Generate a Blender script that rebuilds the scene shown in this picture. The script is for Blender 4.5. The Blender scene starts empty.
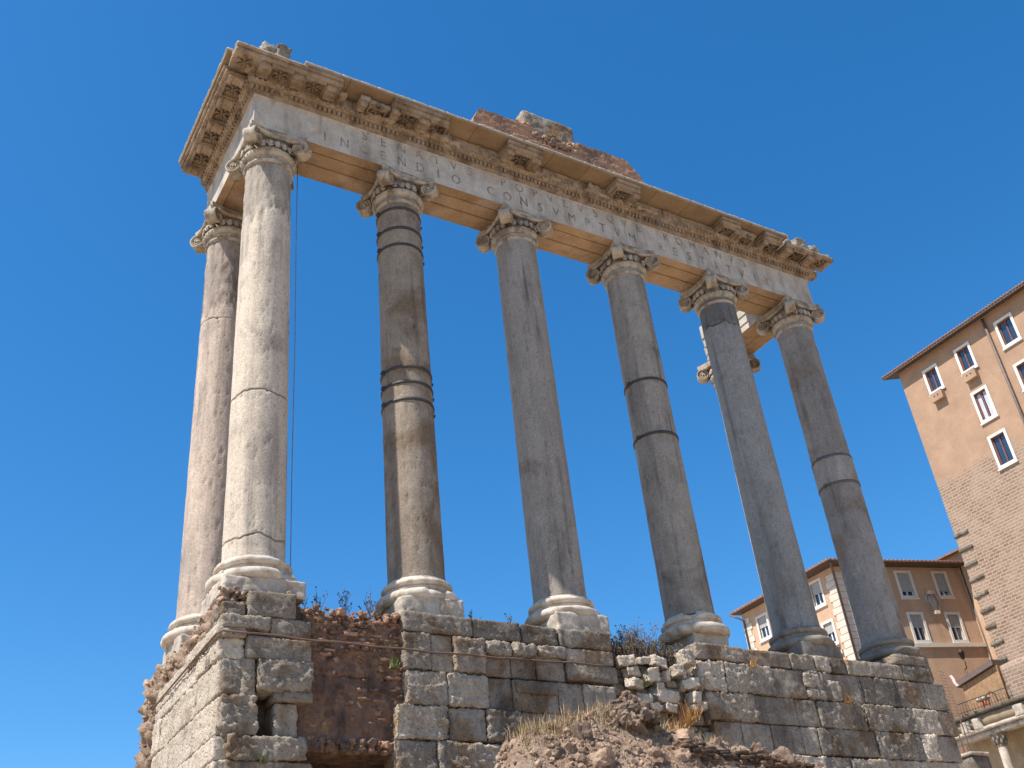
import bpy, math, random
from mathutils import Vector, Matrix, noise
PI = math.pi
S = bpy.context.scene
C = S.collection
R = math.radians

# ------------------------------------------------------------------ camera, sky, sun, exposure
cam = bpy.data.cameras.new('camera'); cam_o = bpy.data.objects.new('camera', cam); C.objects.link(cam_o)
CP = Vector((-5.38816, -16.81840, -7.68470))
CF = Vector((0.46886773, 0.70348839, 0.53410404))
CR = Vector((0.86020198, -0.5009721, -0.09528648))
CU = Vector((-0.20053829, -0.50411411, 0.84003176))
cam_o.matrix_world = Matrix(((CR.x, CU.x, -CF.x, CP.x), (CR.y, CU.y, -CF.y, CP.y), (CR.z, CU.z, -CF.z, CP.z), (0, 0, 0, 1)))
cam.sensor_fit = 'HORIZONTAL'; cam.sensor_width = 36.0
FPX = 1054.9
cam.lens = 36.0 * FPX / 1024.0
cam.clip_start = 0.1; cam.clip_end = 8000
S.camera = cam_o

SUN_EL, SUN_A = 57.0, 4.5           # elevation; angle the sun stands in front of the facade plane
world = bpy.data.worlds.new('World'); S.world = world; world.use_nodes = True
wn = world.node_tree.nodes; wl = world.node_tree.links; wn.clear()
sky = wn.new('ShaderNodeTexSky'); sky.sky_type = 'NISHITA'; sky.sun_disc = False
sky.sun_elevation = R(SUN_EL); sky.sun_rotation = R(-90 - SUN_A)
sky.altitude = 50; sky.air_density = 1.0; sky.dust_density = 0.4; sky.ozone_density = 4.0
hs = wn.new('ShaderNodeHueSaturation'); hs.inputs['Saturation'].default_value = 1.32; hs.inputs['Hue'].default_value = .498
bg = wn.new('ShaderNodeBackground'); bg.inputs['Strength'].default_value = 0.117
wo = wn.new('ShaderNodeOutputWorld')
wl.new(sky.outputs[0], hs.inputs['Color']); wl.new(hs.outputs[0], bg.inputs[0]); wl.new(bg.outputs[0], wo.inputs[0])
sun = bpy.data.lights.new('sun', 'SUN'); sun.energy = 5.0; sun.angle = R(0.53); sun.color = (1.0, 0.94, 0.85)
sun_o = bpy.data.objects.new('sun', sun); C.objects.link(sun_o)
sd = Vector((math.cos(R(SUN_A)) * math.cos(R(SUN_EL)), math.sin(R(SUN_A)) * math.cos(R(SUN_EL)), -math.sin(R(SUN_EL))))
sun_o.rotation_euler = sd.to_track_quat('-Z', 'Y').to_euler(); sun_o.location = (-20, -5, 40)
S.view_settings.view_transform = 'Standard'; S.view_settings.look = 'None'
S.view_settings.exposure = 0.78; S.view_settings.gamma = 1.0; S.view_settings.use_curve_mapping = False
S.cycles.max_bounces = 8; S.cycles.diffuse_bounces = 5

rnd = random.Random(7)

# ------------------------------------------------------------------ materials
def NT(name):
    m = bpy.data.materials.new(name); m.use_nodes = True
    n = m.node_tree.nodes; l = m.node_tree.links; n.clear()
    out = n.new('ShaderNodeOutputMaterial'); b = n.new('ShaderNodeBsdfPrincipled'); l.new(b.outputs[0], out.inputs[0])
    return m, n, l, b
def rgb(c): return (c[0], c[1], c[2], 1.0)
def coords(n, l, scale=(1, 1, 1), rand=True):
    tc = n.new('ShaderNodeTexCoord'); mp = n.new('ShaderNodeMapping'); mp.inputs['Scale'].default_value = scale
    if rand:
        oi = n.new('ShaderNodeObjectInfo'); ml = n.new('ShaderNodeMath'); ml.operation = 'MULTIPLY'; ml.inputs[1].default_value = 37.0
        ad = n.new('ShaderNodeVectorMath'); ad.operation = 'ADD'
        l.new(oi.outputs['Random'], ml.inputs[0]); l.new(tc.outputs['Object'], ad.inputs[0]); l.new(ml.outputs[0], ad.inputs[1])
        l.new(ad.outputs[0], mp.inputs[0])
    else: l.new(tc.outputs['Object'], mp.inputs[0])
    return mp
def nz(n, l, mp, scale, detail=6, rough=0.6, dist=0.0):
    t = n.new('ShaderNodeTexNoise'); t.inputs['Scale'].default_value = scale; t.inputs['Detail'].default_value = detail
    t.inputs['Roughness'].default_value = rough; t.inputs['Distortion'].default_value = dist
    l.new(mp.outputs[0], t.inputs['Vector']); return t
def ramp(n, l, src, a, b):
    r = n.new('ShaderNodeMapRange'); r.inputs['From Min'].default_value = a; r.inputs['From Max'].default_value = b
    l.new(src, r.inputs['Value']); return r.outputs[0]
def mix(n, l, fac, a, b, mode='MIX'):
    m = n.new('ShaderNodeMix'); m.data_type = 'RGBA'; m.blend_type = mode
    if isinstance(fac, (int, float)): m.inputs[0].default_value = fac
    else: l.new(fac, m.inputs[0])
    for i, v in ((6, a), (7, b)):
        if isinstance(v, tuple): m.inputs[i].default_value = rgb(v)
        else: l.new(v, m.inputs[i])
    return m.outputs[2]
def scal(n, l, src, k):
    m = n.new('ShaderNodeMath'); m.operation = 'MULTIPLY'; l.new(src, m.inputs[0]); m.inputs[1].default_value = k; return m.outputs[0]
def stone(name, c1, c2, stain, s=1.5, stain_amt=0.7, streak=0.25, st_lo=0.5, st_hi=0.7, bump=0.5, bscale=30, patch=None, patch_lo=.6, patch_hi=.7, rough=0.9, pits=0.0, bdist=0.03, rain=None, grain=.35):
    m, n, l, b = NT(name)
    mp = coords(n, l); mv = coords(n, l, (1, 1, streak))
    base = mix(n, l, ramp(n, l, nz(n, l, mp, s * 2.2, 9, .65).outputs[0], .32, .68), c1, c2)
    if patch: base = mix(n, l, ramp(n, l, nz(n, l, mp, s * .9, 5, .55, .6).outputs[0], patch_lo, patch_hi), base, patch)
    sm = ramp(n, l, nz(n, l, mv, s * 1.6, 8, .62, .4).outputs[0], st_lo, st_hi)
    base = mix(n, l, scal(n, l, sm, stain_amt), base, stain)
    fine = ramp(n, l, nz(n, l, mp, bscale * 1.3, 4, .7).outputs[0], .3, .7)
    if rain:
        mr = coords(n, l, (1, 1, .045)); rn = ramp(n, l, nz(n, l, mr, s * 5.5, 7, .6, .3).outputs[0], .50, .68)
        gate = ramp(n, l, nz(n, l, mp, s * .8, 3, .5).outputs[0], .40, .62)
        gm_ = n.new('ShaderNodeMath'); gm_.operation = 'MULTIPLY'; l.new(rn, gm_.inputs[0]); l.new(gate, gm_.inputs[1])
        base = mix(n, l, scal(n, l, gm_.outputs[0], rain[1]), base, rain[0])
        pl_ = ramp(n, l, nz(n, l, mp, s * 3.3, 8, .7, .5).outputs[0], .60, .70); base = mix(n, l, scal(n, l, pl_, .55), base, rain[2])
    base = mix(n, l, grain, base, mix(n, l, fine, (.40, .40, .40), (1.35, 1.35, 1.35)), 'MULTIPLY')
    at = n.new('ShaderNodeAttribute'); at.attribute_name = 'tone'
    base = mix(n, l, 1.0, base, at.outputs['Color'], 'MULTIPLY')
    l.new(base, b.inputs['Base Color']); b.inputs['Roughness'].default_value = rough
    h = nz(n, l, mp, bscale, 8, .72).outputs[0]
    if pits:
        v = n.new('ShaderNodeTexVoronoi'); v.inputs['Scale'].default_value = bscale * .9; l.new(mp.outputs[0], v.inputs['Vector'])
        pr = ramp(n, l, v.outputs['Distance'], .1, .35)
        ad = n.new('ShaderNodeMath'); ad.operation = 'ADD'; l.new(h, ad.inputs[0]); l.new(scal(n, l, pr, pits), ad.inputs[1]); h = ad.outputs[0]
    bp = n.new('ShaderNodeBump'); bp.inputs['Strength'].default_value = bump; bp.inputs['Distance'].default_value = bdist
    l.new(h, bp.inputs['Height']); l.new(bp.outputs[0], b.inputs['Normal'])
    return m
def plain(name, c, rough=.7, metal=0.0, var=.25, s=6, bump=.15):
    m, n, l, b = NT(name); mp = coords(n, l)
    t = nz(n, l, mp, s, 6)
    k1 = tuple(x * (1 - var) for x in c); k2 = tuple(min(1, x * (1 + var)) for x in c)
    l.new(mix(n, l, ramp(n, l, t.outputs[0], .3, .7), k1, k2), b.inputs['Base Color'])
    b.inputs['Roughness'].default_value = rough; b.inputs['Metallic'].default_value = metal
    bp = n.new('ShaderNodeBump'); bp.inputs['Strength'].default_value = bump; bp.inputs['Distance'].default_value = .02
    l.new(nz(n, l, mp, s * 6).outputs[0], bp.inputs['Height']); l.new(bp.outputs[0], b.inputs['Normal'])
    return m

M = {}
M['marble'] = stone('marble_architrave', (.351, .308, .257), (.475, .428, .370), (.166, .138, .113), s=1.5, stain_amt=.7, streak=.2, st_lo=.48, st_hi=.70, bump=.35, bscale=16, patch=(.342, .253, .170), patch_lo=.56, patch_hi=.74)
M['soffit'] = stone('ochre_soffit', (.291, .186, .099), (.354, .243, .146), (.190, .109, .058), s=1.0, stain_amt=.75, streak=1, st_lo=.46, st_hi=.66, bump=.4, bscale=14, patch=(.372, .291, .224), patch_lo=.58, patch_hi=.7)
M['cornice'] = stone('ochre_cornice', (.262, .181, .111), (.330, .247, .171), (.104, .065, .039), s=1.6, stain_amt=.9, streak=.6, st_lo=.45, st_hi=.66, bump=.7, bscale=18, patch=(.318, .277, .271), patch_lo=.6, patch_hi=.75)  # dark stain also puts the shade of the crevices into the colour
M['capital'] = stone('capital_marble', (.340, .281, .212), (.442, .383, .306), (.145, .111, .085), s=2.4, stain_amt=.9, streak=.5, st_lo=.45, st_hi=.64, bump=.8, bscale=22, patch=(.357, .230, .119), patch_lo=.55, patch_hi=.72)
M['white'] = stone('white_marble', (.44, .375, .30), (.55, .48, .40), (.22, .155, .105), s=2.0, stain_amt=.75, streak=.6, st_lo=.46, st_hi=.68, bump=.5, bscale=20)
def granite(name, c1, c2, stain, patch=None, rk=.55, sa=.7, lo=.5, hi=.75, plo=.58, phi=.7, streak=.13):
    return stone(name, c1, c2, stain, s=.9, stain_amt=sa, streak=streak, st_lo=lo, st_hi=hi, bump=.45, bscale=22, patch=patch, patch_lo=plo, patch_hi=phi, rough=.85, bdist=.025, rain=(tuple(x * rk for x in stain), .85, tuple(min(.6, x * 1.22) for x in c2)), grain=.6)
M['granA'] = granite('granite_pinkish', (.459, .381, .295), (.539, .454, .357), (.259, .223, .188), (.359, .296, .237))
M['granG'] = granite('granite_pink', (.42, .325, .255), (.50, .40, .32), (.22, .18, .15), (.31, .25, .205))
M['granB'] = granite('granite_brown_grey', (.218, .171, .128), (.286, .229, .172), (.076, .054, .038), (.165, .113, .069), sa=.8, plo=.50, phi=.62)
M['granC'] = granite('granite_grey', (.248, .216, .180), (.312, .276, .236), (.136, .116, .100), (.216, .172, .132), sa=.65)
M['granD'] = granite('granite_warm_grey', (.235, .201, .164), (.316, .276, .229), (.085, .069, .056), (.154, .121, .090), sa=.85)
M['granE'] = granite('granite_blue_grey', (.213, .202, .183), (.272, .260, .239), (.112, .104, .094), (.184, .149, .120), sa=.7)
M['granF'] = granite('granite_dull_grey', (.224, .198, .173), (.282, .254, .226), (.108, .095, .081), (.199, .143, .100), sa=.7, plo=.54, phi=.68)
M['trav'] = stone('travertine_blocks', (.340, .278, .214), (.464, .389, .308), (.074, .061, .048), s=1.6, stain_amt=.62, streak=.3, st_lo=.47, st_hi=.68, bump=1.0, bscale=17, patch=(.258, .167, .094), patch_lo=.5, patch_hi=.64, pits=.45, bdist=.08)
M['travlit'] = stone('travertine_pale_sunlit', (.47, .395, .305), (.58, .495, .40), (.26, .19, .125), s=1.6, stain_amt=.65, streak=.7, st_lo=.48, st_hi=.68, bump=1.0, bscale=14, pits=.4, bdist=.07)  # sunlight on the side wall is put into this paler travertine
M['core'] = stone('brick_rubble_core', (.165, .088, .055), (.26, .15, .098), (.045, .030, .024), s=2.2, stain_amt=.85, streak=.5, st_lo=.46, st_hi=.66, bump=1.0, bscale=14, patch=(.30, .19, .105), patch_lo=.56, patch_hi=.68, bdist=.06)
M['earth'] = stone('rubble_earth', (.30, .197, .132), (.40, .285, .20), (.15, .085, .055), s=2.4, stain_amt=.7, streak=1, st_lo=.46, st_hi=.64, bump=1.0, bscale=14, patch=(.42, .35, .27), patch_lo=.58, patch_hi=.7, bdist=.06)
M['iron'] = plain('dark_iron', (.045, .04, .038), .6, .3)
M['rust'] = plain('rusty_iron', (.13, .075, .05), .8, .1)
M['wire'] = plain('grey_wire', (.19, .19, .195), .6)
M['band'] = plain('grey_iron', (.075, .073, .075), .7)
M['straw'] = plain('straw', (.357, .255, .140), .9, var=.45)
M['drygrass'] = plain('dry_orange_grass', (.42, .235, .085), .9, var=.4)
M['weed'] = plain('dry_dark_weed', (.16, .12, .085), .9, var=.4)
M['green'] = plain('green_weed', (.115, .135, .035), .85, var=.4)
M['slab'] = stone('cover_slab', (.238, .152, .084), (.298, .208, .123), (.161, .098, .050), s=.8, stain_amt=.5, streak=1, bump=.2, bscale=20)
M['slab_lit_edge'] = plain('sunlit_slab_edge', (.36, .33, .29), .7)  # pale tone puts the sunlight along the slab edge into the colour

def brickmat(name, c1, c2, mortar, scale, bw, bh, ms, coords_yz=None, bump=.6, extra=None, stain=None):
    m, n, l, b = NT(name)
    tc = n.new('ShaderNodeTexCoord'); sp = n.new('ShaderNodeSeparateXYZ'); cb = n.new('ShaderNodeCombineXYZ')
    l.new(tc.outputs['Object'], sp.inputs[0])
    l.new(sp.outputs['Y' if coords_yz else 'X'], cb.inputs[0]); l.new(sp.outputs['Z'], cb.inputs[1])
    mp = coords(n, l, rand=False)
    wob = nz(n, l, mp, 2.0, 7, .65); vm = n.new('ShaderNodeVectorMath'); vm.operation = 'MULTIPLY_ADD'
    vm.inputs[1].default_value = (.16, .12, 0); l.new(wob.outputs['Color'], vm.inputs[0]); l.new(cb.outputs[0], vm.inputs[2])
    br = n.new('ShaderNodeTexBrick'); br.inputs['Scale'].default_value = scale
    br.inputs['Color1'].default_value = rgb(c1); br.inputs['Color2'].default_value = rgb(c2); br.inputs['Mortar'].default_value = rgb(mortar)
    br.inputs['Mortar Size'].default_value = ms; br.inputs['Brick Width'].default_value = bw; br.inputs['Row Height'].default_value = bh
    br.inputs['Mortar Smooth'].default_value = .3
    l.new(vm.outputs[0], br.inputs['Vector'])
    col = mix(n, l, ramp(n, l, nz(n, l, mp, .8, 8, .65).outputs[0], .35, .65), br.outputs['Color'], mix(n, l, .5, br.outputs['Color'], mortar))
    col = mix(n, l, .5, col, mix(n, l, ramp(n, l, nz(n, l, mp, 9, 6, .7).outputs[0], .3, .7), (.55, .55, .55), (1.25, 1.25, 1.25)), 'MULTIPLY')
    if stain: col = mix(n, l, scal(n, l, ramp(n, l, nz(n, l, mp, .9, 7, .65).outputs[0], .48, .62), .8), col, stain)
    h = br.outputs['Fac']
    if extra:   # plaster above, masonry below, with a ragged edge and plaster patches
        pc, z0, z1 = extra
        zz = n.new('ShaderNodeMath'); zz.operation = 'MULTIPLY_ADD'; zz.inputs[1].default_value = 4.0
        l.new(nz(n, l, mp, .35, 8, .65).outputs[0], zz.inputs[0]); l.new(sp.outputs['Z'], zz.inputs[2])
        pm = ramp(n, l, zz.outputs[0], z0 + 2, z1 + 2)
        pl = mix(n, l, ramp(n, l, nz(n, l, mp, .8, 8, .65).outputs[0], .35, .65), pc, tuple(x * .78 for x in pc))
        pl = mix(n, l, scal(n, l, ramp(n, l, nz(n, l, mp, 2.2, 8, .7).outputs[0], .5, .75), .5), pl, tuple(x * .62 for x in pc))
        col = mix(n, l, pm, col, pl)
        iv = n.new('ShaderNodeMath'); iv.operation = 'MAXIMUM'; l.new(h, iv.inputs[0]); l.new(pm, iv.inputs[1]); h = iv.outputs[0]
    at = n.new('ShaderNodeAttribute'); at.attribute_name = 'tone'
    col = mix(n, l, 1.0, col, at.outputs['Color'], 'MULTIPLY')
    l.new(col, b.inputs['Base Color']); b.inputs['Roughness'].default_value = .95
    bp = n.new('ShaderNodeBump'); bp.inputs['Strength'].default_value = bump; bp.inputs['Distance'].default_value = .03; bp.invert = False
    ad = n.new('ShaderNodeMath'); ad.operation = 'SUBTRACT'; l.new(nz(n, l, mp, 14, 6, .7).outputs[0], ad.inputs[0]); l.new(h, ad.inputs[1])
    l.new(ad.outputs[0], bp.inputs['Height']); l.new(bp.outputs[0], b.inputs['Normal'])
    return m
M['attic'] = brickmat('roman_brick', (.30, .125, .06), (.40, .19, .10), (.30, .21, .14), 1.0, .30, .08, .014, stain=(.10, .06, .042))
M['palazzo'] = brickmat('palazzo_masonry', (.152, .090, .058), (.248, .158, .106), (.368, .279, .207), 1.0, .36, .17, .026, coords_yz=True, extra=((.354, .225, .145), 16.6, 17.4))
M['housel'] = stone('peach_plaster', (.45, .29, .185), (.51, .335, .215), (.31, .20, .125), s=.5, stain_amt=.6, streak=.25, st_lo=.48, st_hi=.68, bump=.15, bscale=10)
M['portico_wall'] = stone('yellow_brick_wall', (.336, .248, .152), (.416, .312, .200), (.224, .160, .104), s=.8, stain_amt=.6, streak=.5, bump=.5, bscale=8)
M['quoin'] = plain('pale_quoin', (.510, .442, .365), .85, var=.12)
M['winframe'] = plain('pale_window_surround', (.578, .544, .493), .8, var=.08)
M['sash'] = plain('red_brown_sash', (.15, .05, .035), .5)
M['wsash'] = plain('white_sash', (.6, .6, .58), .5, var=.1)
M['blind'] = plain('grey_blind', (.30, .29, .27), .8, var=.08)
M['curtain'] = plain('white_curtain', (.42, .43, .46), .9, var=.1)
M['tile'] = plain('terracotta_tile', (.20, .105, .072), .85, var=.35)
M['eave'] = plain('dark_eave_wood', (.075, .05, .038), .85, var=.3)
M['pipe'] = plain('brown_downpipe', (.11, .075, .06), .6)
M['terracotta'] = plain('terracotta_pot', (.50, .20, .10), .85)
M['wood'] = plain('brown_wood', (.25, .145, .07), .8, var=.3)
m, n, l, b = NT('window_glass'); b.inputs['Base Color'].default_value = (.02, .035, .06, 1); b.inputs['IOR'].default_value = 1.9; b.inputs['Roughness'].default_value = .08; M['glass'] = m
M['ground'] = stone('forum_ground', (.42, .33, .235), (.48, .385, .285), (.30, .23, .165), s=.2, stain_amt=.5, streak=1, bump=.6, bscale=6)
m, n, l, b = NT('incised_letter'); mp = coords(n, l, rand=False)
cc = mix(n, l, ramp(n, l, nz(n, l, mp, 3.1, 6, .7).outputs[0], .46, .70), (.15, .125, .105), (.40, .365, .33)); l.new(cc, b.inputs['Base Color']); b.inputs['Roughness'].default_value = .95
M['letter'] = m

# ------------------------------------------------------------------ mesh helpers
class MB:
    def __init__(s): s.v = []; s.f = []; s.t = []; s.sm = []
    def add(s, vs, fs, tone=1.0, smooth=True):
        k = len(s.v); s.v += [tuple(v) for v in vs]; s.f += [tuple(i + k for i in f) for f in fs]
        s.t += [tone] * len(vs); s.sm += [smooth] * len(fs)
    def build(s, name, mat, parent=None, loc=None):
        me = bpy.data.meshes.new(name); me.from_pydata(s.v, [], s.f)
        a = me.attributes.new('tone', 'FLOAT', 'POINT'); a.data.foreach_set('value', s.t)
        me.polygons.foreach_set('use_smooth', s.sm); me.materials.append(mat); me.update()
        o = bpy.data.objects.new(name, me); C.objects.link(o)
        if parent: o.parent = parent
        if loc: o.location = loc
        return o
def tag(o, label=None, cat=None, group=None, kind=None):
    if label: o['label'] = label
    if cat: o['category'] = cat
    if group: o['group'] = group
    if kind: o['kind'] = kind
    return o
def thing(name, label, cat, loc=(0, 0, 0), group=None):
    o = bpy.data.objects.new(name, None); C.objects.link(o); o.location = loc; o.empty_display_size = .3
    return tag(o, label, cat, group)
def fr(p, H=1.0, oct=4): return noise.fractal(Vector(p), H, 2.0, oct)
def box(mb, lo, hi, tone=1.0):
    x0, y0, z0 = lo; x1, y1, z1 = hi
    mb.add([(x0, y0, z0), (x1, y0, z0), (x1, y1, z0), (x0, y1, z0), (x0, y0, z1), (x1, y0, z1), (x1, y1, z1), (x0, y1, z1)],
           [(0, 3, 2, 1), (4, 5, 6, 7), (0, 1, 5, 4), (1, 2, 6, 5), (2, 3, 7, 6), (3, 0, 4, 7)], tone, False)
def obox(mb, o, a, b_, c, tone=1.0):
    """box from corner o along three edge vectors"""
    o, a, b_, c = Vector(o), Vector(a), Vector(b_), Vector(c)
    vs = [o, o + a, o + a + b_, o + b_, o + c, o + a + c, o + a + b_ + c, o + b_ + c]
    fs = [(0, 3, 2, 1), (4, 5, 6, 7), (0, 1, 5, 4), (1, 2, 6, 5), (2, 3, 7, 6), (3, 0, 4, 7)]
    if a.cross(b_).dot(c) < 0: fs = [f[::-1] for f in fs]
    mb.add(vs, fs, tone, False)
def rbox(mb, lo, hi, res=.08, amp=.02, rad=.03, freq=3.0, tone=1.0, seed=0.0, warp=0.0, ridge=0.0, faces=None):
    """rough worn stone: rounded box with fractal relief; ridge gives horizontal bedding"""
    L = [hi[i] - lo[i] for i in range(3)]; N = [max(2, int(math.ceil(L[i] / res))) for i in range(3)]
    rad = min(rad, min(L) * .45); idx = {}; vs = []; fs = []
    ctr = [(hi[i] + lo[i]) / 2 for i in range(3)]
    def vert(i, j, k):
        key = (i, j, k)
        if key in idx: return idx[key]
        p = Vector([lo[a] + L[a] * (i, j, k)[a] / N[a] for a in range(3)])
        q = Vector([min(max(p[a], lo[a] + rad), hi[a] - rad) for a in range(3)]); d = p - q
        if d.length > 1e-9:
            nrm = d.normalized()
            if d.length > rad * 1.0001: p = q + nrm * rad
        else: nrm = Vector((0, 0, 1))
        sp = Vector((p.x * freq + seed, p.y * freq + seed * 1.7, p.z * freq - seed))
        h = .55 * fr(sp, .9, 3) + .75 * fr(sp * 2.9, .8, 3)
        if ridge: h += ridge * noise.noise(Vector((p.x * 1.2 + seed, p.y * 1.2, p.z * 14 + seed)))
        p = p + nrm * (amp * h)
        if warp: p = p + Vector((noise.noise(p * 1.3 + Vector((seed, 0, 0))), noise.noise(p * 1.3 + Vector((0, seed, 9))), noise.noise(p * 1.3 + Vector((5, 0, seed))))) * warp
        idx[key] = len(vs); vs.append(p); return idx[key]
    for a in range(3):
        b_, c = (a + 1) % 3, (a + 2) % 3
        for side in (0, 1):
            for u in range(N[b_]):
                for w in range(N[c]):
                    def g(uu, ww):
                        t = [0, 0, 0]; t[a] = N[a] * side; t[b_] = uu; t[c] = ww; return vert(*t)
                    f = (g(u, w), g(u + 1, w), g(u + 1, w + 1), g(u, w + 1))
                    fs.append(f if side else f[::-1])
    mb.add(vs, fs, tone, True)
def lathe(mb, prof, seg=64, cx=0, cy=0, disp=None, tone=1.0, caps=True, tonef=None):
    vs = []; fs = []; n = len(prof); tn = []
    for r, z in prof:
        for i in range(seg):
            a = 2 * PI * i / seg; rr, zz = (r, z) if disp is None else disp(r, z, a)
            vs.append((cx + rr * math.cos(a), cy + rr * math.sin(a), zz))
            if tonef: tn.append(tonef(z, a))
    for j in range(n - 1):
        for i in range(seg):
            k = (i + 1) % seg
            fs.append((j * seg + i, j * seg + k, (j + 1) * seg + k, (j + 1) * seg + i))
    if prof[0][1] > prof[-1][1]: fs = [f[::-1] for f in fs]
    k0 = len(mb.v); mb.add(vs, fs, tone, True)
    if tonef: mb.t[k0:] = tn
    if caps:
        lowtop = prof[0][1] < prof[-1][1]
        a = tuple(range(seg)); b_ = tuple((n - 1) * seg + i for i in range(seg))
        mb.add(vs, [a[::-1], b_] if lowtop else [a, b_[::-1]], tone, False)
        mb.sm[-2:] = [False, False]
def tube(mb, pts, r, seg=6, tone=1.0, r2=None, closed=False):
    pts = [Vector(p) for p in pts]; n = len(pts); vs = []; fs = []
    for j, p in enumerate(pts):
        t = (pts[min(j + 1, n - 1)] - pts[max(j - 1, 0)]).normalized() if not closed else (pts[(j + 1) % n] - pts[j - 1]).normalized()
        u = t.cross(Vector((0, 0, 1)) if abs(t.z) < .9 else Vector((1, 0, 0))).normalized(); w = t.cross(u)
        rr = r if r2 is None else r + (r2 - r) * j / max(1, n - 1)
        for i in range(seg):
            a = 2 * PI * i / seg; vs.append(p + (u * math.cos(a) + w * math.sin(a)) * rr)
    for j in range(n if closed else n - 1):
        for i in range(seg):
            k = (i + 1) % seg; jn = (j + 1) % n
            fs.append((j * seg + i, j * seg + k, jn * seg + k, jn * seg + i))
    if not closed: fs += [tuple(range(seg))[::-1], tuple((n - 1) * seg + i for i in range(seg))]
    mb.add(vs, fs, tone, True)
def _ico():
    t = (1 + 5 ** .5) / 2
    v = [Vector(p).normalized() for p in ((-1, t, 0), (1, t, 0), (-1, -t, 0), (1, -t, 0), (0, -1, t), (0, 1, t), (0, -1, -t), (0, 1, -t), (t, 0, -1), (t, 0, 1), (-t, 0, -1), (-t, 0, 1))]
    f = [(0, 11, 5), (0, 5, 1), (0, 1, 7), (0, 7, 10), (0, 10, 11), (1, 5, 9), (5, 11, 4), (11, 10, 2), (10, 7, 6), (7, 1, 8), (3, 9, 4), (3, 4, 2), (3, 2, 6), (3, 6, 8), (3, 8, 9), (4, 9, 5), (2, 4, 11), (6, 2, 10), (8, 6, 7), (9, 8, 1)]
    def sub(v, f):
        v = list(v); c = {}; g = []
        def mid(a, b):
            k = (min(a, b), max(a, b))
            if k not in c: c[k] = len(v); v.append((v[a] + v[b]).normalized())
            return c[k]
        for a, b, d in f:
            x, y, z = mid(a, b), mid(b, d), mid(d, a); g += [(a, x, z), (b, y, x), (d, z, y), (x, y, z)]
        return v, g
    l1 = sub(v, f); return (v, f), l1, sub(*l1)
ICO = _ico()
def rock(mb, c, sz, lvl=1, seed=0.0, tone=1.0, rough=.45, smooth=False, cubic=.75):
    v, f = ICO[lvl]; c = Vector(c); rot = Matrix.Rotation(seed * 3.1, 3, 'Z') @ Matrix.Rotation(seed * 1.7, 3, 'X')
    an = Vector((.75 + .6 * ((seed * 7.13) % 1), .75 + .5 * ((seed * 3.71) % 1), .55 + .5 * ((seed * 5.37) % 1)))
    vs = []
    for p in v:
        k = max(abs(x) for x in p); q = p * (1 - cubic) + (p / k) * cubic * .8
        q = q * (1 + rough * noise.noise(p * 1.6 + Vector((seed * 7.3, seed, -seed))))
        q = Vector((q.x * sz[0], q.y * sz[1], q.z * sz[2])) if not isinstance(sz, float) else q * sz
        vs.append(c + (rot @ Vector((q.x * an.x, q.y * an.y, q.z * an.z)) if isinstance(sz, float) else q))
    mb.add(vs, f, tone, smooth)
def ellip(mb, c, rx, seg=10, rings=7, tone=1.0):
    v, f = ICO[1]; mb.add([Vector(c) + Vector((p.x * rx[0], p.y * rx[1], p.z * rx[2])) for p in v], f, tone, True)
def at(px, py, ax, val):
    """the point of the photograph's ray through a pixel that lies on a plane of the place"""
    d = CF + CR * ((px - 512) / FPX) - CU * ((py - 384) / FPX); t = (val - CP[ax]) / d[ax]; return CP + d * t

# ------------------------------------------------------------------ ground
GZ = -9.3
g = MB(); g.add([(-3000, -3000, GZ), (3000, -3000, GZ), (3000, 3000, GZ), (-3000, 3000, GZ)], [(0, 1, 2, 3)], 1, False)
tag(g.build('ground', M['ground']), kind='structure')

# ------------------------------------------------------------------ podium
YF, XL = -0.95, -0.78
pod = thing('temple_podium', 'massive ruined podium of weathered travertine blocks and brick core under the columns', 'podium', (7.6, 1.2, GZ))
def pbuild(mb, name, mat): # parts keep world coordinates under the podium's empty
    o = mb.build(name, mat, pod); o.matrix_parent_inverse = Matrix.Translation((-7.6, -1.2, -GZ)); return o
fill = MB(); rbox(fill, (2.5, -.62, GZ), (15.8, 3.3, -1.12), .4, .05, .05, 1.5, .8); rbox(fill, (-.45, 1.1, GZ), (2.6, 3.3, -1.14), .4, .05, .05, 1.5, .8)
rbox(fill, (-.45, -.45, GZ), (.5, 1.2, -1.16), .3, .05, .05, 1.5, .8)
pbuild(fill, 'inner_fill', M['core'])
core = MB()
rbox(core, (.35, -.8, -2.2), (2.6, .2, -1.16), .034, .060, .05, 5, 1.0, 2.2); rbox(core, (.35, -.80, -3.42), (2.6, .2, -2.19), .04, .035, .05, 3, .9, 7.2, ridge=.4)
rbox(core, (.35, .85, GZ), (2.6, 1.2, -3.2), .12, .06, .06, 3, .8, 4); rbox(core, (.35, -.2, -3.42), (2.6, 1.2, -1.18), .15, .05, .05, 3, .8, 9)
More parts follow.
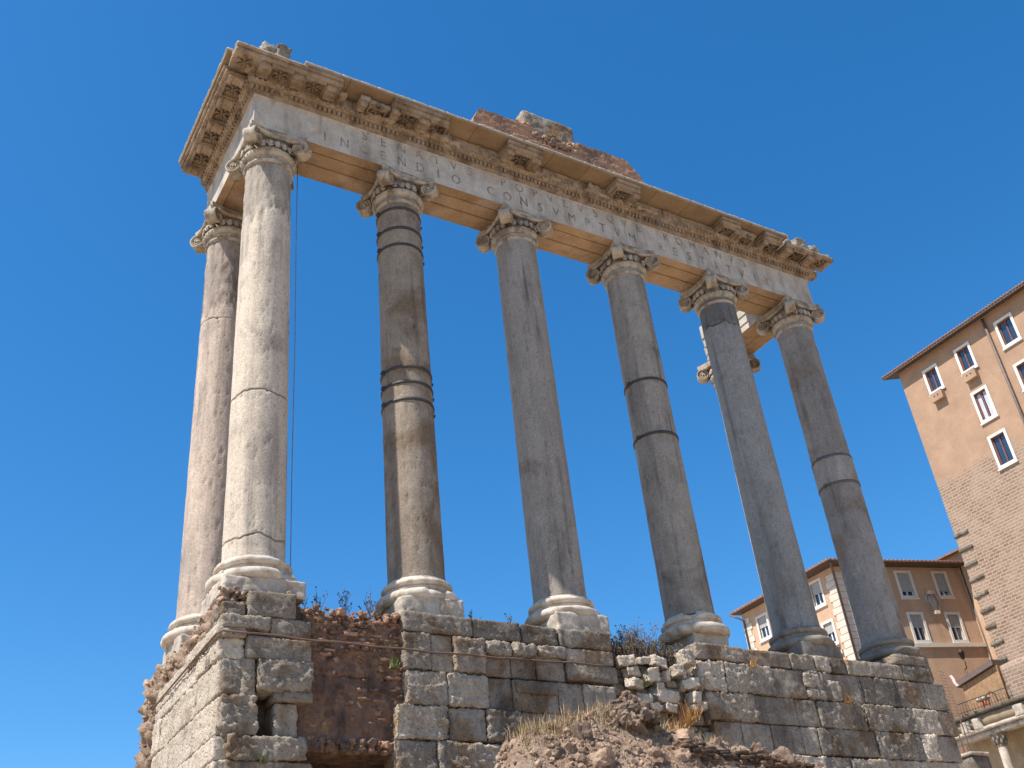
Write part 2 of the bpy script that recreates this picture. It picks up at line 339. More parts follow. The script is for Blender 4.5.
# courses of broken brick standing out of the core
rb = random.Random(3)
z = -1.2
while z > -3.3:
    x = .55 + rb.uniform(0, .2)
    while x < 2.38:
        w = rb.uniform(.1, .26)
        dens = .9 if z > -1.75 else (.6 if x > 1.5 and z > -2.6 else .14)
        if rb.random() < dens:
            yy = -.80 - rb.uniform(.0, .06)
            rbox(core, (x, yy, z - rb.uniform(.03, .07)), (x + w * rb.uniform(.5, 1), -.70, z), .05, .016, .012, 9, rb.choice((.7, 1, 1.3, 1.7, 2.3)), rb.random() * 20)
        x += w + .025
    z -= .078
for k in range(110):
    zz = -1.2 - 2.1 * rb.random() ** 2.2; rock(core, (rb.uniform(.5, 2.4), -.80 + rb.uniform(-.03, .03), zz), rb.uniform(.02, .06), 1, rb.random() * 40, rb.choice((.6, .8, 1, 1.4, 2.0)))
for k in range(110): # crumbling lip on top
    rock(core, (rb.uniform(.5, 2.5), rb.uniform(-.9, -.5), rb.uniform(-1.17, -1.07)), rb.uniform(.03, .08), 1, rb.random() * 30, rb.choice((1, 1.4, 1.9)))
for k in range(60): # pale lumps above the hollow
    rock(core, (rb.uniform(.75, 2.3), rb.uniform(-.9, -.8), -3.36 + rb.uniform(-.06, .12)), rb.uniform(.03, .09), 1, rb.random() * 30, rb.choice((.8, 1.2, 1.9)))
pbuild(core, 'brick_core', M['core'])

rbk = random.Random(31)
def px_row(mb, zt, zb, pxs, pym, props, seed, y=YF, s=None):
    """a course of blocks: joints given where the photograph shows them"""
    xs = [at(p, pym[0] + (pym[1] - pym[0]) * i / max(1, len(pxs) - 1), 1, y).x for i, p in enumerate(pxs)]
    for i in range(len(xs) - 1):
        dy, amp, tone, rd = props[i] if i < len(props) else (0, .012, 1, .02)
        rbox(mb, (xs[i] + .008, y - dy, zb + .008), (xs[i + 1] - .008, y + .45, zt - .006), .036, amp, min(rd, .03), 4.5, tone * rbk.uniform(.85, 1.2), seed + i * 3.7, ridge=.35 if amp > .015 else .1, warp=.022)
SM = (0, .012, 1.0, .012); RG = (.055, .048, 1.2, .03); RD = (.025, .036, .8, .02); DK = (-.02, .018, .74, .015); LT = (.02, .022, 1.35, .015); RL = (.05, .05, 1.6, .025)  # RL: raking sunlight on rough faces put into a pale tone
# --- corner pier
cp = MB()
def cb(x0, x1, zt, zb, dy=0, amp=.02, tone=1, rd=.03, sd=0, yb=-.2): rbox(cp, (x0, YF - dy, zb), (x1, yb, zt), .036, amp * 1.1, min(rd, .028), 4.5, tone * .86, sd, ridge=.5, warp=.025)
cb(-.36, .47, -.93, -1.36, 0, .016, .85, .03, 1); cb(-.76, -.37, -1.14, -1.36, -.03, .03, .75, .05, 2)
cb(-.77, .02, -1.37, -1.60, .02, .022, 1.1, .03, 3); cb(.02, .72, -1.37, -1.68, .0, .02, .85, .03, 4)
cb(-.76, -.36, -1.61, -1.74, .02, .015, 1.15, .03, 5); cb(-.36, .72, -1.69, -2.04, .02, .016, .95, .03, 6)
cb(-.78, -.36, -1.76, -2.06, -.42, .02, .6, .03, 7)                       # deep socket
cb(-.74, -.40, -2.07, -2.64, -.03, .03, .95, .05, 8); cb(-.44, -.2, -2.05, -2.66, -.02, .022, 1, .04, 9)
cb(-.16, .72, -2.06, -2.56, .10, .045, 1.0, .06, 10); cb(.1, .72, -2.56, -2.72, .06, .02, .8, .03, 11)
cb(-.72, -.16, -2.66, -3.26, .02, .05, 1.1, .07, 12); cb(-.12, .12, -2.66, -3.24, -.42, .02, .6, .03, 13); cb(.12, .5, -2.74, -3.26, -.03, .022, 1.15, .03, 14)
cb(-.6, .62, -3.27, -3.62, .06, .04, 1.1, .06, 15); cb(-.62, .1, -3.63, -4.2, .03, .03, 1, .05, 16); cb(.1, .74, -3.63, -4.2, .02, .03, 1.1, .05, 17)
for k in range(9): cb(-.74, .05, -4.2 - .56 * k, -4.76 - .56 * k, .02, .02, 1, .03, 20 + k); cb(.05, .76, -4.2 - .56 * k, -4.76 - .56 * k, 0, .02, 1, .03, 40 + k)
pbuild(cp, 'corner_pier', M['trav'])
# --- left face, in full sun
lf = MB()
def lb(y0, y1, zt, zb, dx=0, amp=.02, tone=1, sd=0, rd=.035): rbox(lf, (XL - dx, y0, zb), (XL + .4, y1, zt), .040, amp * 1.25, min(rd, .018), 5, tone, sd, ridge=.5, warp=.015)
lb(-.92, .9, -1.5, -1.70, .05, .02, .95, 1); lb(.9, 2.9, -1.52, -1.74, .0, .02, .95, 2)
rows = [(-1.74, -2.08), (-2.08, -2.66), (-2.66, -3.26), (-3.26, -3.62)]
rl = random.Random(5)
for (zt, zb) in rows + [(-3.62 - .57 * k, -4.19 - .57 * k) for k in range(10)]:
    y = -.90
    while y < 2.85:
        w = min(rl.uniform(.75, 1.5), 2.95 - y)
        if 2.95 - (y + w) < .3: w = 2.95 - y
        if zb > -8.9: lb(y + .006, y + w - .006, zt - .006, zb + .006, rl.uniform(-.01, .025), rl.uniform(.012, .03), rl.uniform(.92, 1.06), rl.random() * 50)
        y += w
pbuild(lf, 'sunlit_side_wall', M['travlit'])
# --- rubble above the side wall and at its back end
rub = MB()
rbox(rub, (-.72, -.55, -1.6), (.4, 3.2, -1.0), .05, .14, .08, 4, .95, 3)
rbox(rub, (-.78, 2.95, GZ), (1.5, 3.75, -1.05), .07, .2, .10, 3, .9, 5)
for k in range(520):
    t = rb.random()
    if t < .5: p = (rb.uniform(-.76, -.45), rb.uniform(-.85, 3.0), rb.uniform(-1.5, -.95))
    elif t < .62: p = (rb.uniform(-.78, .5), rb.uniform(-.9, -.6), rb.uniform(-1.15, -.86))
    else: p = (rb.uniform(-.86, -.6), rb.uniform(2.9, 3.6), rb.uniform(-4.2, -1.1))
    rock(rub, p, rb.uniform(.015, .06), 1, rb.random() * 40, rb.choice((.7, 1, 1.3, 1.8)))
pbuild(rub, 'rubble_core', M['earth'])
# --- middle wall under the second and third columns
mw = MB()
f6 = lambda a: [380 + v / 3.37 for v in a]
px_row(mw, -1.0, -1.37, f6([78, 312, 475, 600, 778]), (625, 640), [(.02, .02, .85, .04), (.0, .02, .62, .03), (0, .02, .6, .03), (.02, .016, .8, .03)], 1)
px_row(mw, -1.38, -2.04, f6([80, 172, 247, 352, 443, 527, 625]), (655, 670), [RD, (0, .012, 1.1, .02), (.09, .04, 1.0, .06), DK, DK, DK], 11)
for a, b_, sdd in ((352, 440, 1), (446, 524, 2), (532, 622, 3)):   # rough bosses left on the upper half of these blocks
    xa, xb = at(380 + a / 3.37, 650, 1, YF).x, at(380 + b_ / 3.37, 655, 1, YF).x
    rbox(mw, (xa, YF - .09, -1.70 + .03 * sdd), (xb, YF + .1, -1.40), .04, .05, .06, 5, .95, sdd * 5.1)
px_row(mw, -1.38, -1.66, f6([626, 788]), (655, 660), [(.01, .01, 1.15, .02)], 21); px_row(mw, -1.67, -2.0, f6([630, 803]), (670, 675), [(.0, .012, 1.05, .02)], 22)
px_row(mw, -2.05, -2.63, f6([88, 226, 362, 448, 600, 685, 795]), (685, 695), [(.03, .03, .95, .04), RG, DK, (.0, .014, .75, .03), (0, .025, 1.05, .05), LT], 31)
xa, xb = at(380 + 455 / 3.37, 688, 1, YF).x, at(380 + 595 / 3.37, 690, 1, YF).x
rbox(mw, (xa, YF - .07, -2.32), (xb, YF + .1, -2.08), .045, .025, .04, 5, .7, 9)
px_row(mw, -2.64, -3.2, f6([55, 228, 355, 475, 560, 700, 860, 1000]), (720, 730), [RG, (.03, .03, 1, .04), (.08, .05, .85, .07), SM, SM, SM, SM], 41)
px_row(mw, -3.21, -3.78, f6([50, 192, 425, 560, 700, 860]), (752, 758), [(.04, .03, 1.1, .04), RG, SM, SM, SM], 51)
for k in range(9):
    zt = -3.79 - .6 * k; x = 2.1
    while x < 8.9:
        w = min(rl.uniform(.8, 1.5), 9.0 - x); rbox(mw, (x, YF, zt - .59), (x + w - .01, YF + .4, zt), .2, .02, .03, 4, rl.uniform(.7, 1.2), rl.random() * 60); x += w
pbuild(mw, 'middle_wall', M['trav'])
# --- small stones walling up the gap between the two block walls
gp = MB()
rbox(gp, (6.7, -.72, -3.8), (9.0, .0, -1.5), .12, .06, .05, 3, .6, 8)
z = -1.62; rg = random.Random(11)
while z > -3.3:
    h = rg.uniform(.12, .26); x = 6.72
    while x < 8.95:
        w = rg.uniform(.18, .5)
        rbox(gp, (x, YF + rg.uniform(.02, .14), z - h), (min(x + w, 9.0) - .02, -.5, z - .015), .06, .02, .035, 6, rg.uniform(.6, 1.35), rg.random() * 70); x += w
    z -= h
pbuild(gp, 'patched_gap', M['trav'])
# --- right wall under the last three columns
rw = MB()
f7 = lambda a: [600 + v / 3.37 for v in a]
f8 = lambda a: [724 + v / 3.37 for v in a]
px_row(rw, -1.0, -1.35, f7([318, 482, 640, 722, 775]) + f8([412, 562, 604]), (655, 672), [(.05, .02, 1.0, .04), (.0, .014, .95, .03), RD, (.02, .03, 1.1, .05), (.0, .02, .6, .04), (.02, .02, 1, .04)], 1)
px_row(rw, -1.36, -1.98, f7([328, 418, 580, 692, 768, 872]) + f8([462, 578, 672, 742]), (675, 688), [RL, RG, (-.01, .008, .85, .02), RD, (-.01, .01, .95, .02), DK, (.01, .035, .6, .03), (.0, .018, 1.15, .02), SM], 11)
px_row(rw, -1.99, -2.56, f7([358, 522, 660, 735, 885]) + f8([472, 575, 638, 722, 775]), (705, 718), [RG, (.0, .01, .85, .02), (-.01, .008, .7, .02), RD, (.03, .045, .9, .03), (.04, .05, .7, .03), RD, (.03, .03, 1.25, .03), SM], 21)  # the pale rough block near the end carries sunlight in its tone
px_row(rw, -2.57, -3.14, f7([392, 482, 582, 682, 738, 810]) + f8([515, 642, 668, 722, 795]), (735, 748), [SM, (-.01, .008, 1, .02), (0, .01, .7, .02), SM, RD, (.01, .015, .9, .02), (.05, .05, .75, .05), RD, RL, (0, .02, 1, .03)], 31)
for a, b_, z0, z1, sdd, tn in ((693, 745, -1.72, -1.42, 1, 1.5), (700, 760, -1.95, -1.75, 2, 1.4), (772, 810, -1.96, -1.55, 3, 1.5), (1010 - 270, 1060 - 270, -2.5, -2.2, 4, 1.0)):
    xa, xb = at(600 + a / 3.37, 690, 1, YF).x, at(600 + b_ / 3.37, 692, 1, YF).x
    rbox(rw, (xa, YF - .05, z0), (xb, YF + .1, z1), .04, .05, .05, 6, tn, sdd * 3.3)
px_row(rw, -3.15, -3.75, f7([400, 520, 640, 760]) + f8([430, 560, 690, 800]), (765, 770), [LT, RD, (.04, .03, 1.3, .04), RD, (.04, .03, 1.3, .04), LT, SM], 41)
for k in range(9):
    zt = -3.76 - .6 * k; x = 9.2
    while x < 16.1:
        w = min(rl.uniform(.8, 1.5), 16.15 - x); rbox(rw, (x, YF, zt - .59), (x + w - .01, YF + .4, zt), .2, .02, .03, 4, rl.uniform(.7, 1.2), rl.random() * 60); x += w
# two worn courses under the last base
rbox(rw, (15.0, YF - .02, -1.34), (16.02, YF + .6, -.98), .05, .035, .06, 4, .75, 81); rbox(rw, (14.85, YF - .03, -.97), (15.95, YF + .9, -.74), .05, .03, .06, 4, .8, 82)
z = -1.36
while z > GZ + .3:   # end wall turning the corner
    y = -.5
    while y < 3.2:
        w = min(1.3, 3.3 - y); rbox(rw, (15.7, y, max(z - .6, GZ)), (16.12 + rl.uniform(0, .06), y + w - .01, z), .16, .02, .03, 3, rl.uniform(.8, 1.1), rl.random() * 30); y += w
    z -= .605
pbuild(rw, 'right_wall', M['trav'])

# --- loose stones heaped in the gap
stones = [(825, 410, 70, 40, 0), (880, 403, 45, 28, 0), (935, 412, 65, 40, 0), (845, 445, 50, 32, 0), (915, 458, 56, 56, 0), (855, 480, 56, 34, 0), (957, 458, 30, 36, 0), (940, 496, 36, 32, 0),
          (285, 395, 60, 60, 1), (255, 445, 52, 42, 1), (300, 487, 70, 36, 1), (220, 530, 100, 46, 1), (315, 535, 45, 40, 1), (175, 568, 40, 24, 1), (235, 568, 60, 28, 1), (320, 570, 78, 30, 1), (140, 535, 60, 34, 1)]
for i, (cx, cy, w, h, src) in enumerate(stones):
    p = at((380 if src == 0 else 600) + cx / 3.37, 540 + cy / 3.37, 1, -.98); k = (p - CP).length / FPX / 3.37
    s_ = MB(); rbox(s_, (-w * k * .43, -.12, -h * k * .42), (w * k * .43, .14, h * k * .42), .03, .03, .015, 6, rbk.uniform(.95, 1.35), i * 2.3 + 1, warp=.09)
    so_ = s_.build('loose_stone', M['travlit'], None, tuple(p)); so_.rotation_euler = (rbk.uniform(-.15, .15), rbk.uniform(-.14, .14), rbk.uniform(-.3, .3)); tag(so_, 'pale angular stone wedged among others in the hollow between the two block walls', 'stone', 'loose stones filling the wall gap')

# ------------------------------------------------------------------ columns
H = 9.3
def column(name, label, x, y, mat, seed, joints=(), bands=(), spall=None, crack=None, darktop=None, collar=None, base_tone=1.0, plinth=(.60, .66, -.58, -.98), cap_tone=1.0):
    t = thing(name, label, 'column', (x, y, -1.0), 'granite columns of the temple')
    up = 1.0
    zs = [-.14, -.07] + [i * .075 for i in range(int(H / .075) + 1)] + [H]
    for j in joints: zs += [j - .05, j - .03, j - .012, j, j + .012, j + .03, j + .05]
    if collar: zs += [collar[0], collar[0] + .02, collar[1], collar[1] - .02]
    zs = sorted(set(round(q, 4) for q in zs if -.2 <= q <= H))
    prof = []
    for z in zs:
        k = max(0, z) / H; r = .544 - .046 * k ** 1.4
        if z < -.03: r += .012
        if z > H - .2: r += .03 * ((z - H + .2) / .2) ** 2
        if collar and collar[0] < z < collar[1]: r += .02
        prof.append((r, z + up))
    def disp(r, z, a):
        zz = z - up; ca, sa = math.cos(a), math.sin(a)
        q = Vector((ca * 1.6 + seed, sa * 1.6, zz * .9)); d = .006 * fr(q * 2.2, .8, 4)
        c = noise.noise(q * 2.6 + Vector((3, 1, seed)))
        c2 = noise.noise(q * 9 + Vector((seed, 5, 1)))
        if c2 > .42: d -= min(.022, (c2 - .42) * .16)
        if spall and zz > spall[0] + .5 * (noise.noise(Vector((ca * 1.2, sa * 1.2, seed))) + .7 * noise.noise(Vector((ca * 5, sa * 5, seed)))): d -= .014 + .020 * fr(q * 5, .7, 5)
        for j in joints:
            jz = j + .07 * noise.noise(Vector((ca * 1.4 + seed, sa * 1.4, j))) + .03 * noise.noise(Vector((ca * 6 + seed, sa * 6, j)))
            e = abs(zz - j)
            if e < .06: zz2 = z + (jz - j) * (1 - e / .06) ** .0; d -= .016 * max(0, 1 - e / .03) * min(1, max(.1, .75 + 1.1 * noise.noise(Vector((ca * 1.5, sa * 1.5, seed * 2))))); return r + d, zz2
        if crack:
            a0 = crack[0] + .16 * noise.noise(Vector((zz * .7, seed, 0))) + .05 * noise.noise(Vector((zz * 3, seed, 0)))
            da = abs((a - a0 + PI) % (2 * PI) - PI)
            if crack[1] < zz < crack[2] and da < .07: d -= .03 * (1 - da / .07)
        return r + d, z
    def tonef(z, a):
        zz = z - up; k = 1.0
        if darktop and zz > darktop + .05 * math.sin(3 * a): k *= .55
        if collar and collar[0] < zz < collar[1]: k *= 1.18
        if spall and zz > spall[0] + .5 * (noise.noise(Vector((math.cos(a) * 1.2, math.sin(a) * 1.2, seed))) + .7 * noise.noise(Vector((math.cos(a) * 5, math.sin(a) * 5, seed)))): k *= .66 + .25 * noise.noise(Vector((math.cos(a) * 3, math.sin(a) * 3, zz * 2)))
        c2 = noise.noise(Vector((math.cos(a) * 1.6 + seed, math.sin(a) * 1.6, zz * .9)) * 9 + Vector((seed, 5, 1)))
        if c2 > .42: k *= .80
        for j in joints:
            if abs(zz - j) < .02: k *= 1 - .6 * min(1, max(.08, .75 + 1.1 * noise.noise(Vector((math.cos(a) * 1.5, math.sin(a) * 1.5, seed * 2)))))
        return k
    sh = MB(); lathe(sh, prof, 88, 0, 0, disp, 1, True, tonef)
    so = sh.build('shaft', mat, t)
    for bz in bands:
        k = bz / H; r = .544 - .046 * k ** 1.4
        bm = MB(); lathe(bm, [(r - .02, bz + up - .034), (r + .02, bz + up - .034), (r + .026, bz + up), (r + .02, bz + up + .034), (r - .02, bz + up + .034)], 56)
        a0 = .2; box(bm, (r + .0, -.05, bz + up - .03), (r + .085, .05, bz + up + .03))
        a0 = -PI + .1; bxx = (r + .03) * math.cos(a0); byy = (r + .03) * math.sin(a0); box(bm, (bxx - .05, byy - .05, bz + up - .03), (bxx + .05, byy + .05, bz + up + .03))
        bm.build('iron_band', M['band'] if collar else M['iron'], t)
    # base
    bs = MB(); B = []
    B += [(.575, 0.0), (.58, -.05)]
    for i in range(9): a = PI / 2 - PI * i / 8; B.append((.60 + .075 * math.cos(a), -.125 + .075 * math.sin(a)))
    B += [(.63, -.215), (.605, -.25), (.625, -.29), (.66, -.30)]
    for i in range(9): a = PI / 2 - PI * i / 8; B.append((.675 + .115 * math.cos(a), -.415 + .115 * math.sin(a)))
    B += [(.70, -.54)]
    def bd(r, z, a):
        q = Vector((math.cos(a) * 2 + seed * 3, math.sin(a) * 2, z * 2)); c = noise.noise(q * 1.3)
        return r + .006 * fr(q * 4, .8, 4) - (min(.10, (c - .34) * 1.5) if c > .34 else 0), z + .01 * noise.noise(q * 3)
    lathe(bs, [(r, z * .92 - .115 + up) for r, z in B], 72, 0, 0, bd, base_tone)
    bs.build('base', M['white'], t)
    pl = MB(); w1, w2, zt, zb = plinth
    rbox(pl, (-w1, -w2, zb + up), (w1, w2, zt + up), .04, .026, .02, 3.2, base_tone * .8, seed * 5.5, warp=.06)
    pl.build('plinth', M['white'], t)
    # capital
    cap = MB(); zc = H + up
    E = [(.50, -.16), (.535, -.13), (.54, -.10), (.525, -.07), (.50, -.06), (.51, 0), (.53, .03)]
    for i in range(9): a = -PI / 2 + PI * i / 8; E.append((.53 + .07 * math.cos(a) if i else .53, .13 + .10 * math.sin(a)))
    E += [(.52, .25), (.52, .58)]
    def cd(r, z, a):
        q = Vector((math.cos(a) * 2 + seed * 2, math.sin(a) * 2, z * 3)); return r + .012 * fr(q * 2.2, .8, 3), z
    lathe(cap, [(r, z + zc) for r, z in E], 64, 0, 0, cd, cap_tone)
    for i in range(34):     # bead ring
        a = 2 * PI * i / 34; ellip(cap, (.595 * math.cos(a), .595 * math.sin(a), zc + .125), (.022, .022, .04), tone=cap_tone)
    rc = random.Random(int(seed * 10))
    for sd_ in range(4):    # large eggs on the four sides
        for j in range(-2, 3):
            a = -PI / 2 + sd_ * PI / 2 + j * .27
            if rc.random() < .16: continue
            ellip(cap, (.575 * math.cos(a), .575 * math.sin(a), zc + .32), (.062, .062, .095), tone=cap_tone)
            pts = [(.61 * math.cos(a + .115 * math.cos(q)), .61 * math.sin(a + .115 * math.cos(q)), zc + .34 + .115 * math.sin(q)) for q in [PI + PI * u / 8 for u in range(9)]]
            tube(cap, pts, .018, 5, cap_tone)
    ab = []; A0 = .56                      # abacus with hollow sides and cut horns
    for sd_ in range(4):
        a0 = -PI / 2 + sd_ * PI / 2; nx, ny = math.cos(a0), math.sin(a0); tx, ty = -ny, nx
        for j in range(-5, 6):
            u = j / 5 * .60; dd = A0 - .05 + .13 * (j / 5) ** 2; ab.append((nx * dd + tx * u, ny * dd + ty * u))
    n_ = len(ab); lv = [(.97, .53), (1.0, .56), (1.04, .62), (1.04, .735)]
    vs = [(px * s_, py * s_, zc + z) for s_, z in lv for px, py in ab]; fs = []
    for j in range(len(lv) - 1):
        for i in range(n_): k = (i + 1) % n_; fs.append((j * n_ + i, j * n_ + k, (j + 1) * n_ + k, (j + 1) * n_ + i))
    fs += [tuple(range(n_))[::-1], tuple((len(lv) - 1) * n_ + i for i in range(n_))]
    cap.add(vs, fs, cap_tone, False)
    co = cap.build('capital', M['capital'], t)
    for i in range(4):                     # diagonal scrolls
        a = -PI / 4 + i * PI / 2; d = Vector((math.cos(a), math.sin(a), 0)); w = Vector((-d.y, d.x, 0))
        vo = MB(); rv = .195 + .02 * noise.noise(Vector((seed, i, 0)) * 3.3); cc = d * (.80 + .03 * noise.noise(Vector((seed * 2, i * 3.1, 1)))) + Vector((0, 0, zc + .36))
        seg = 28; rings = []
        for off, rr in ((-.085, .0), (-.09, rv * .70), (-.14, rv * .80), (-.145, rv * .95), (-.10, rv), (-.04, rv * .9), (.04, rv * .9), (.10, rv), (.145, rv * .95), (.14, rv * .80), (.09, rv * .70), (.085, 0)):
            rings.append([cc + w * off + (d * math.cos(2 * PI * q / seg) + Vector((0, 0, 1)) * math.sin(2 * PI * q / seg)) * max(rr, .004) * (1 + .05 * noise.noise(Vector((q * .4, seed, i)))) for q in range(seg)])
        vs = [p for r_ in rings for p in r_]; fs = []
        for j in range(len(rings) - 1):
            for q in range(seg): k = (q + 1) % seg; fs.append((j * seg + q, j * seg + k, (j + 1) * seg + k, (j + 1) * seg + q))
        vo.add(vs, [f[::-1] for f in fs], cap_tone, True)
        for side in (-1, 1):               # spiral fillet and eye
            pts = []
            for q in range(40):
                th = q / 40 * 2 * PI * 2.2; rr = rv * .70 * (1 - q / 40 * .72); pts.append(cc + w * side * .10 + (d * math.cos(PI / 2 - th) + Vector((0, 0, 1)) * math.sin(PI / 2 - th)) * rr)
            tube(vo, pts, .018, 5, cap_tone)
            ellip(vo, cc + w * side * .10, (.04, .04, .04), tone=cap_tone)
            # band running from the middle of the side out to the scroll
            a1 = a + side * -PI / 4
            tgt = Vector((math.cos(a + side * PI / 4), math.sin(a + side * PI / 4), 0)) * .60 + Vector((0, 0, zc + .50))
            p0 = cc + w * side * .10 + Vector((0, 0, rv * .92)); pts = []
            for q in range(9):
                u = q / 8; p = p0.lerp(tgt, u); p.z = p0.z * (1 - u) + tgt.z * u - .03 * math.sin(PI * u); pts.append(p)
            tube(vo, pts, .05, 6, cap_tone)
        vo.build('volute', M['capital'], co)
    return t
XS = [0, 3.157, 6.388, 9.763, 12.928, 15.864]
CL = 'temple column'
column('temple_column', 'sunlit pinkish granite column at the front corner, cracked across its lower third', XS[0], 0, M['granA'], 1.3, joints=(3.22, .26), spall=(7.7,), base_tone=1.05, plinth=(.70, .72, -.58, -.90))
column('temple_column', 'grey brown granite column with iron bands at mid height and below its capital', XS[1], 0, M['granB'], 2.7, bands=(8.95, 8.36, 7.87, 4.55, 4.17, 3.76), base_tone=1.1)
column('temple_column', 'plain grey granite column without any bands, its base on a clean white plinth', XS[2], 0, M['granC'], 4.1, crack=(-2.0, .4, 5.2), base_tone=1.1, plinth=(.60, .74, -.58, -1.0))
column('temple_column', 'brownish grey granite column with two thin iron rings, standing right of the dry bush', XS[3], 0, M['granD'], 5.9, bands=(5.86, 4.34), crack=(-2.35, .5, 3.6), plinth=(.48, .55, -.58, -.98))
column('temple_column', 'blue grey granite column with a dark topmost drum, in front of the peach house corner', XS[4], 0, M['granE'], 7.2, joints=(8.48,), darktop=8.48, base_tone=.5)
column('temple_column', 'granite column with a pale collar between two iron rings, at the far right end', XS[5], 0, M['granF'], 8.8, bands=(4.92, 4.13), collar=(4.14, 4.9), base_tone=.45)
column('temple_column', 'pink granite column standing behind the sunlit front corner column, at the leftmost edge', 0, 2.84, M['granG'], 10.1, joints=(6.85,), spall=(7.1,))
column('temple_column', 'rear column almost hidden behind the blue grey one, only its sunlit scrolls showing', XS[5], 2.84, M['granG'], 11.6, joints=(6.2,))

# ------------------------------------------------------------------ entablature
ent = thing('temple_entablature', 'broken marble entablature with carved cornice and worn inscription carried by the columns', 'entablature', (8, 0, 10.04))
def ebuild(mb, name, mat):
    o = mb.build(name, mat, ent); o.matrix_parent_inverse = Matrix.Translation((-8, 0, -10.04)); return o
FY, FX0, FX1, BK = -.55, -.55, 16.42, 3.0
ZB, ZF = 10.04, 10.98
def sweep(mb, prof, res=.25, amp=.004, seed=0.0, tone=1.0, x0=None):
    """outer faces along left return, front and right return, mitred at the corners; prof = (projection, z)"""
    path = [((FX0, BK), (-1, 0)), ((FX0, FY), (-1, -1)), ((FX1, FY), (1, -1)), ((FX1, BK), (1, 0))]
    pts = []
    for i in range(3):
        (a, na), (b_, nb) = path[i], path[i + 1]; ln = math.dist(a, b_); n = max(1, int(ln / res))
        for k in range(n + (1 if i == 2 else 0)):
            u = k / n; x, y = a[0] + (b_[0] - a[0]) * u, a[1] + (b_[1] - a[1]) * u
            if k == 0: pts.append((x, y, na, i))
            elif k == n: pts.append((x, y, nb, i))
            else:
                nn = [(-1, 0), (0, -1), (1, 0)][i]; pts.append((x, y, nn, i))
    vs = []; m = len(prof)
    for x, y, nn, i in pts:
        for p, z in prof:
            d = amp * fr((x * 3 + seed, y * 3, z * 6), .8, 3); vs.append((x + nn[0] * (p + d), y + nn[1] * (p + d), z + d * .5))
    fs = [(j * m + k, (j + 1) * m + k, (j + 1) * m + k + 1, j * m + k + 1) for j in range(len(pts) - 1) for k in range(m - 1)]
    mb.add(vs, fs, tone, False)
# architrave and frieze cut to one smooth face
ar = MB()
sweep(ar, [(0, ZB), (0, ZB + .3), (0, ZB + .6), (0, ZF - .06), (.028, ZF - .05), (.028, ZF), (0, ZF + .02)], .2, .004)
IY, IX0, IX1 = .55, .55, 15.31        # inner faces
fasc = [(0, ZB), (0, ZB + .2), (.03, ZB + .22), (.03, ZB + .46), (.06, ZB + .48), (.06, ZB + .72), (.1, ZB + .78), (.1, ZF + .3)]
def inner(a, b_, nx, ny):
    vs = []; m = len(fasc); N = 24
    for k in range(N + 1):
        u = k / N; x, y = a[0] + (b_[0] - a[0]) * u, a[1] + (b_[1] - a[1]) * u
        for p, z in fasc: vs.append((x + nx * p, y + ny * p, z))
    fs = [(j * m + k, j * m + k + 1, (j + 1) * m + k + 1, (j + 1) * m + k) for j in range(N) for k in range(m - 1)]
    ar.add(vs, fs, 1.0, False)
inner((IX0, IY), (IX1, IY), 0, 1); inner((IX1, IY), (IX1, BK), -1, 0); inner((IX0, BK), (IX0, IY), 1, 0)
for xa, xb in ((FX0, IX0), (IX1, FX1)):    # broken ends of the returns
    rbox(ar, (xa + .01, BK - .3, ZB + .006), (xb - .01, BK + .12, ZF + .2), .06, .05, .05, 3, 1, xa)
# a fascia step on the left return face
ebuild(ar, 'architrave', M['marble'])
sf = MB()                                   # soffit with sunk panels between the capitals
def soff(x0, x1, y0, y1, along_x=True, seed=0):
    d = .05; z = ZB
    if along_x:
        ys = [y0, y0 + .25, y0 + .27, y0 + .30, y0 + .64, y0 + .66, y0 + .69, y1 - .1, y1]; zsx = [z, z, z + d * 1.6, z + d * .3, z + d * .35, z + d * 1.5, z + d * .1, z + .01, z]
    N = max(2, int((x1 - x0 if along_x else y1 - y0) / .15)); vs = []
    if along_x:
        for k in range(N + 1):
            x = x0 + (x1 - x0) * k / N
            for yy, zz in zip(ys, zsx): vs.append((x, yy, zz + .012 * fr((x * 2, yy * 3, seed), .8, 3)))
        m = len(ys)
    else:
        xsn = [x0, x0 + .18, x0 + .22, x1 - .5, x1 - .46, x1]; zz_ = [z, z, z + d, z + d, z, z]
        for k in range(N + 1):
            y = y0 + (y1 - y0) * k / N
            for xx, zz in zip(xsn, zz_): vs.append((xx, y, zz + .01 * fr((xx * 3, y * 2, seed), .8, 3)))
        m = len(xsn)
    fs = [(j * m + k, j * m + k + 1, (j + 1) * m + k + 1, (j + 1) * m + k) for j in range(N) for k in range(m - 1)]
    if not along_x: fs = [f[::-1] for f in fs]
    sf.add(vs, fs, 1.0 + .1 * math.sin(seed * 5), False)
for i in range(5): soff((XS[i] if i else FX0), XS[i + 1] if i < 4 else FX1, FY, IY, True, i + 1)
soff(FX0, IX0, IY, BK, False, 8); soff(IX1, FX1, IY, BK, False, 9)
ebuild(sf, 'soffit', M['soffit'])
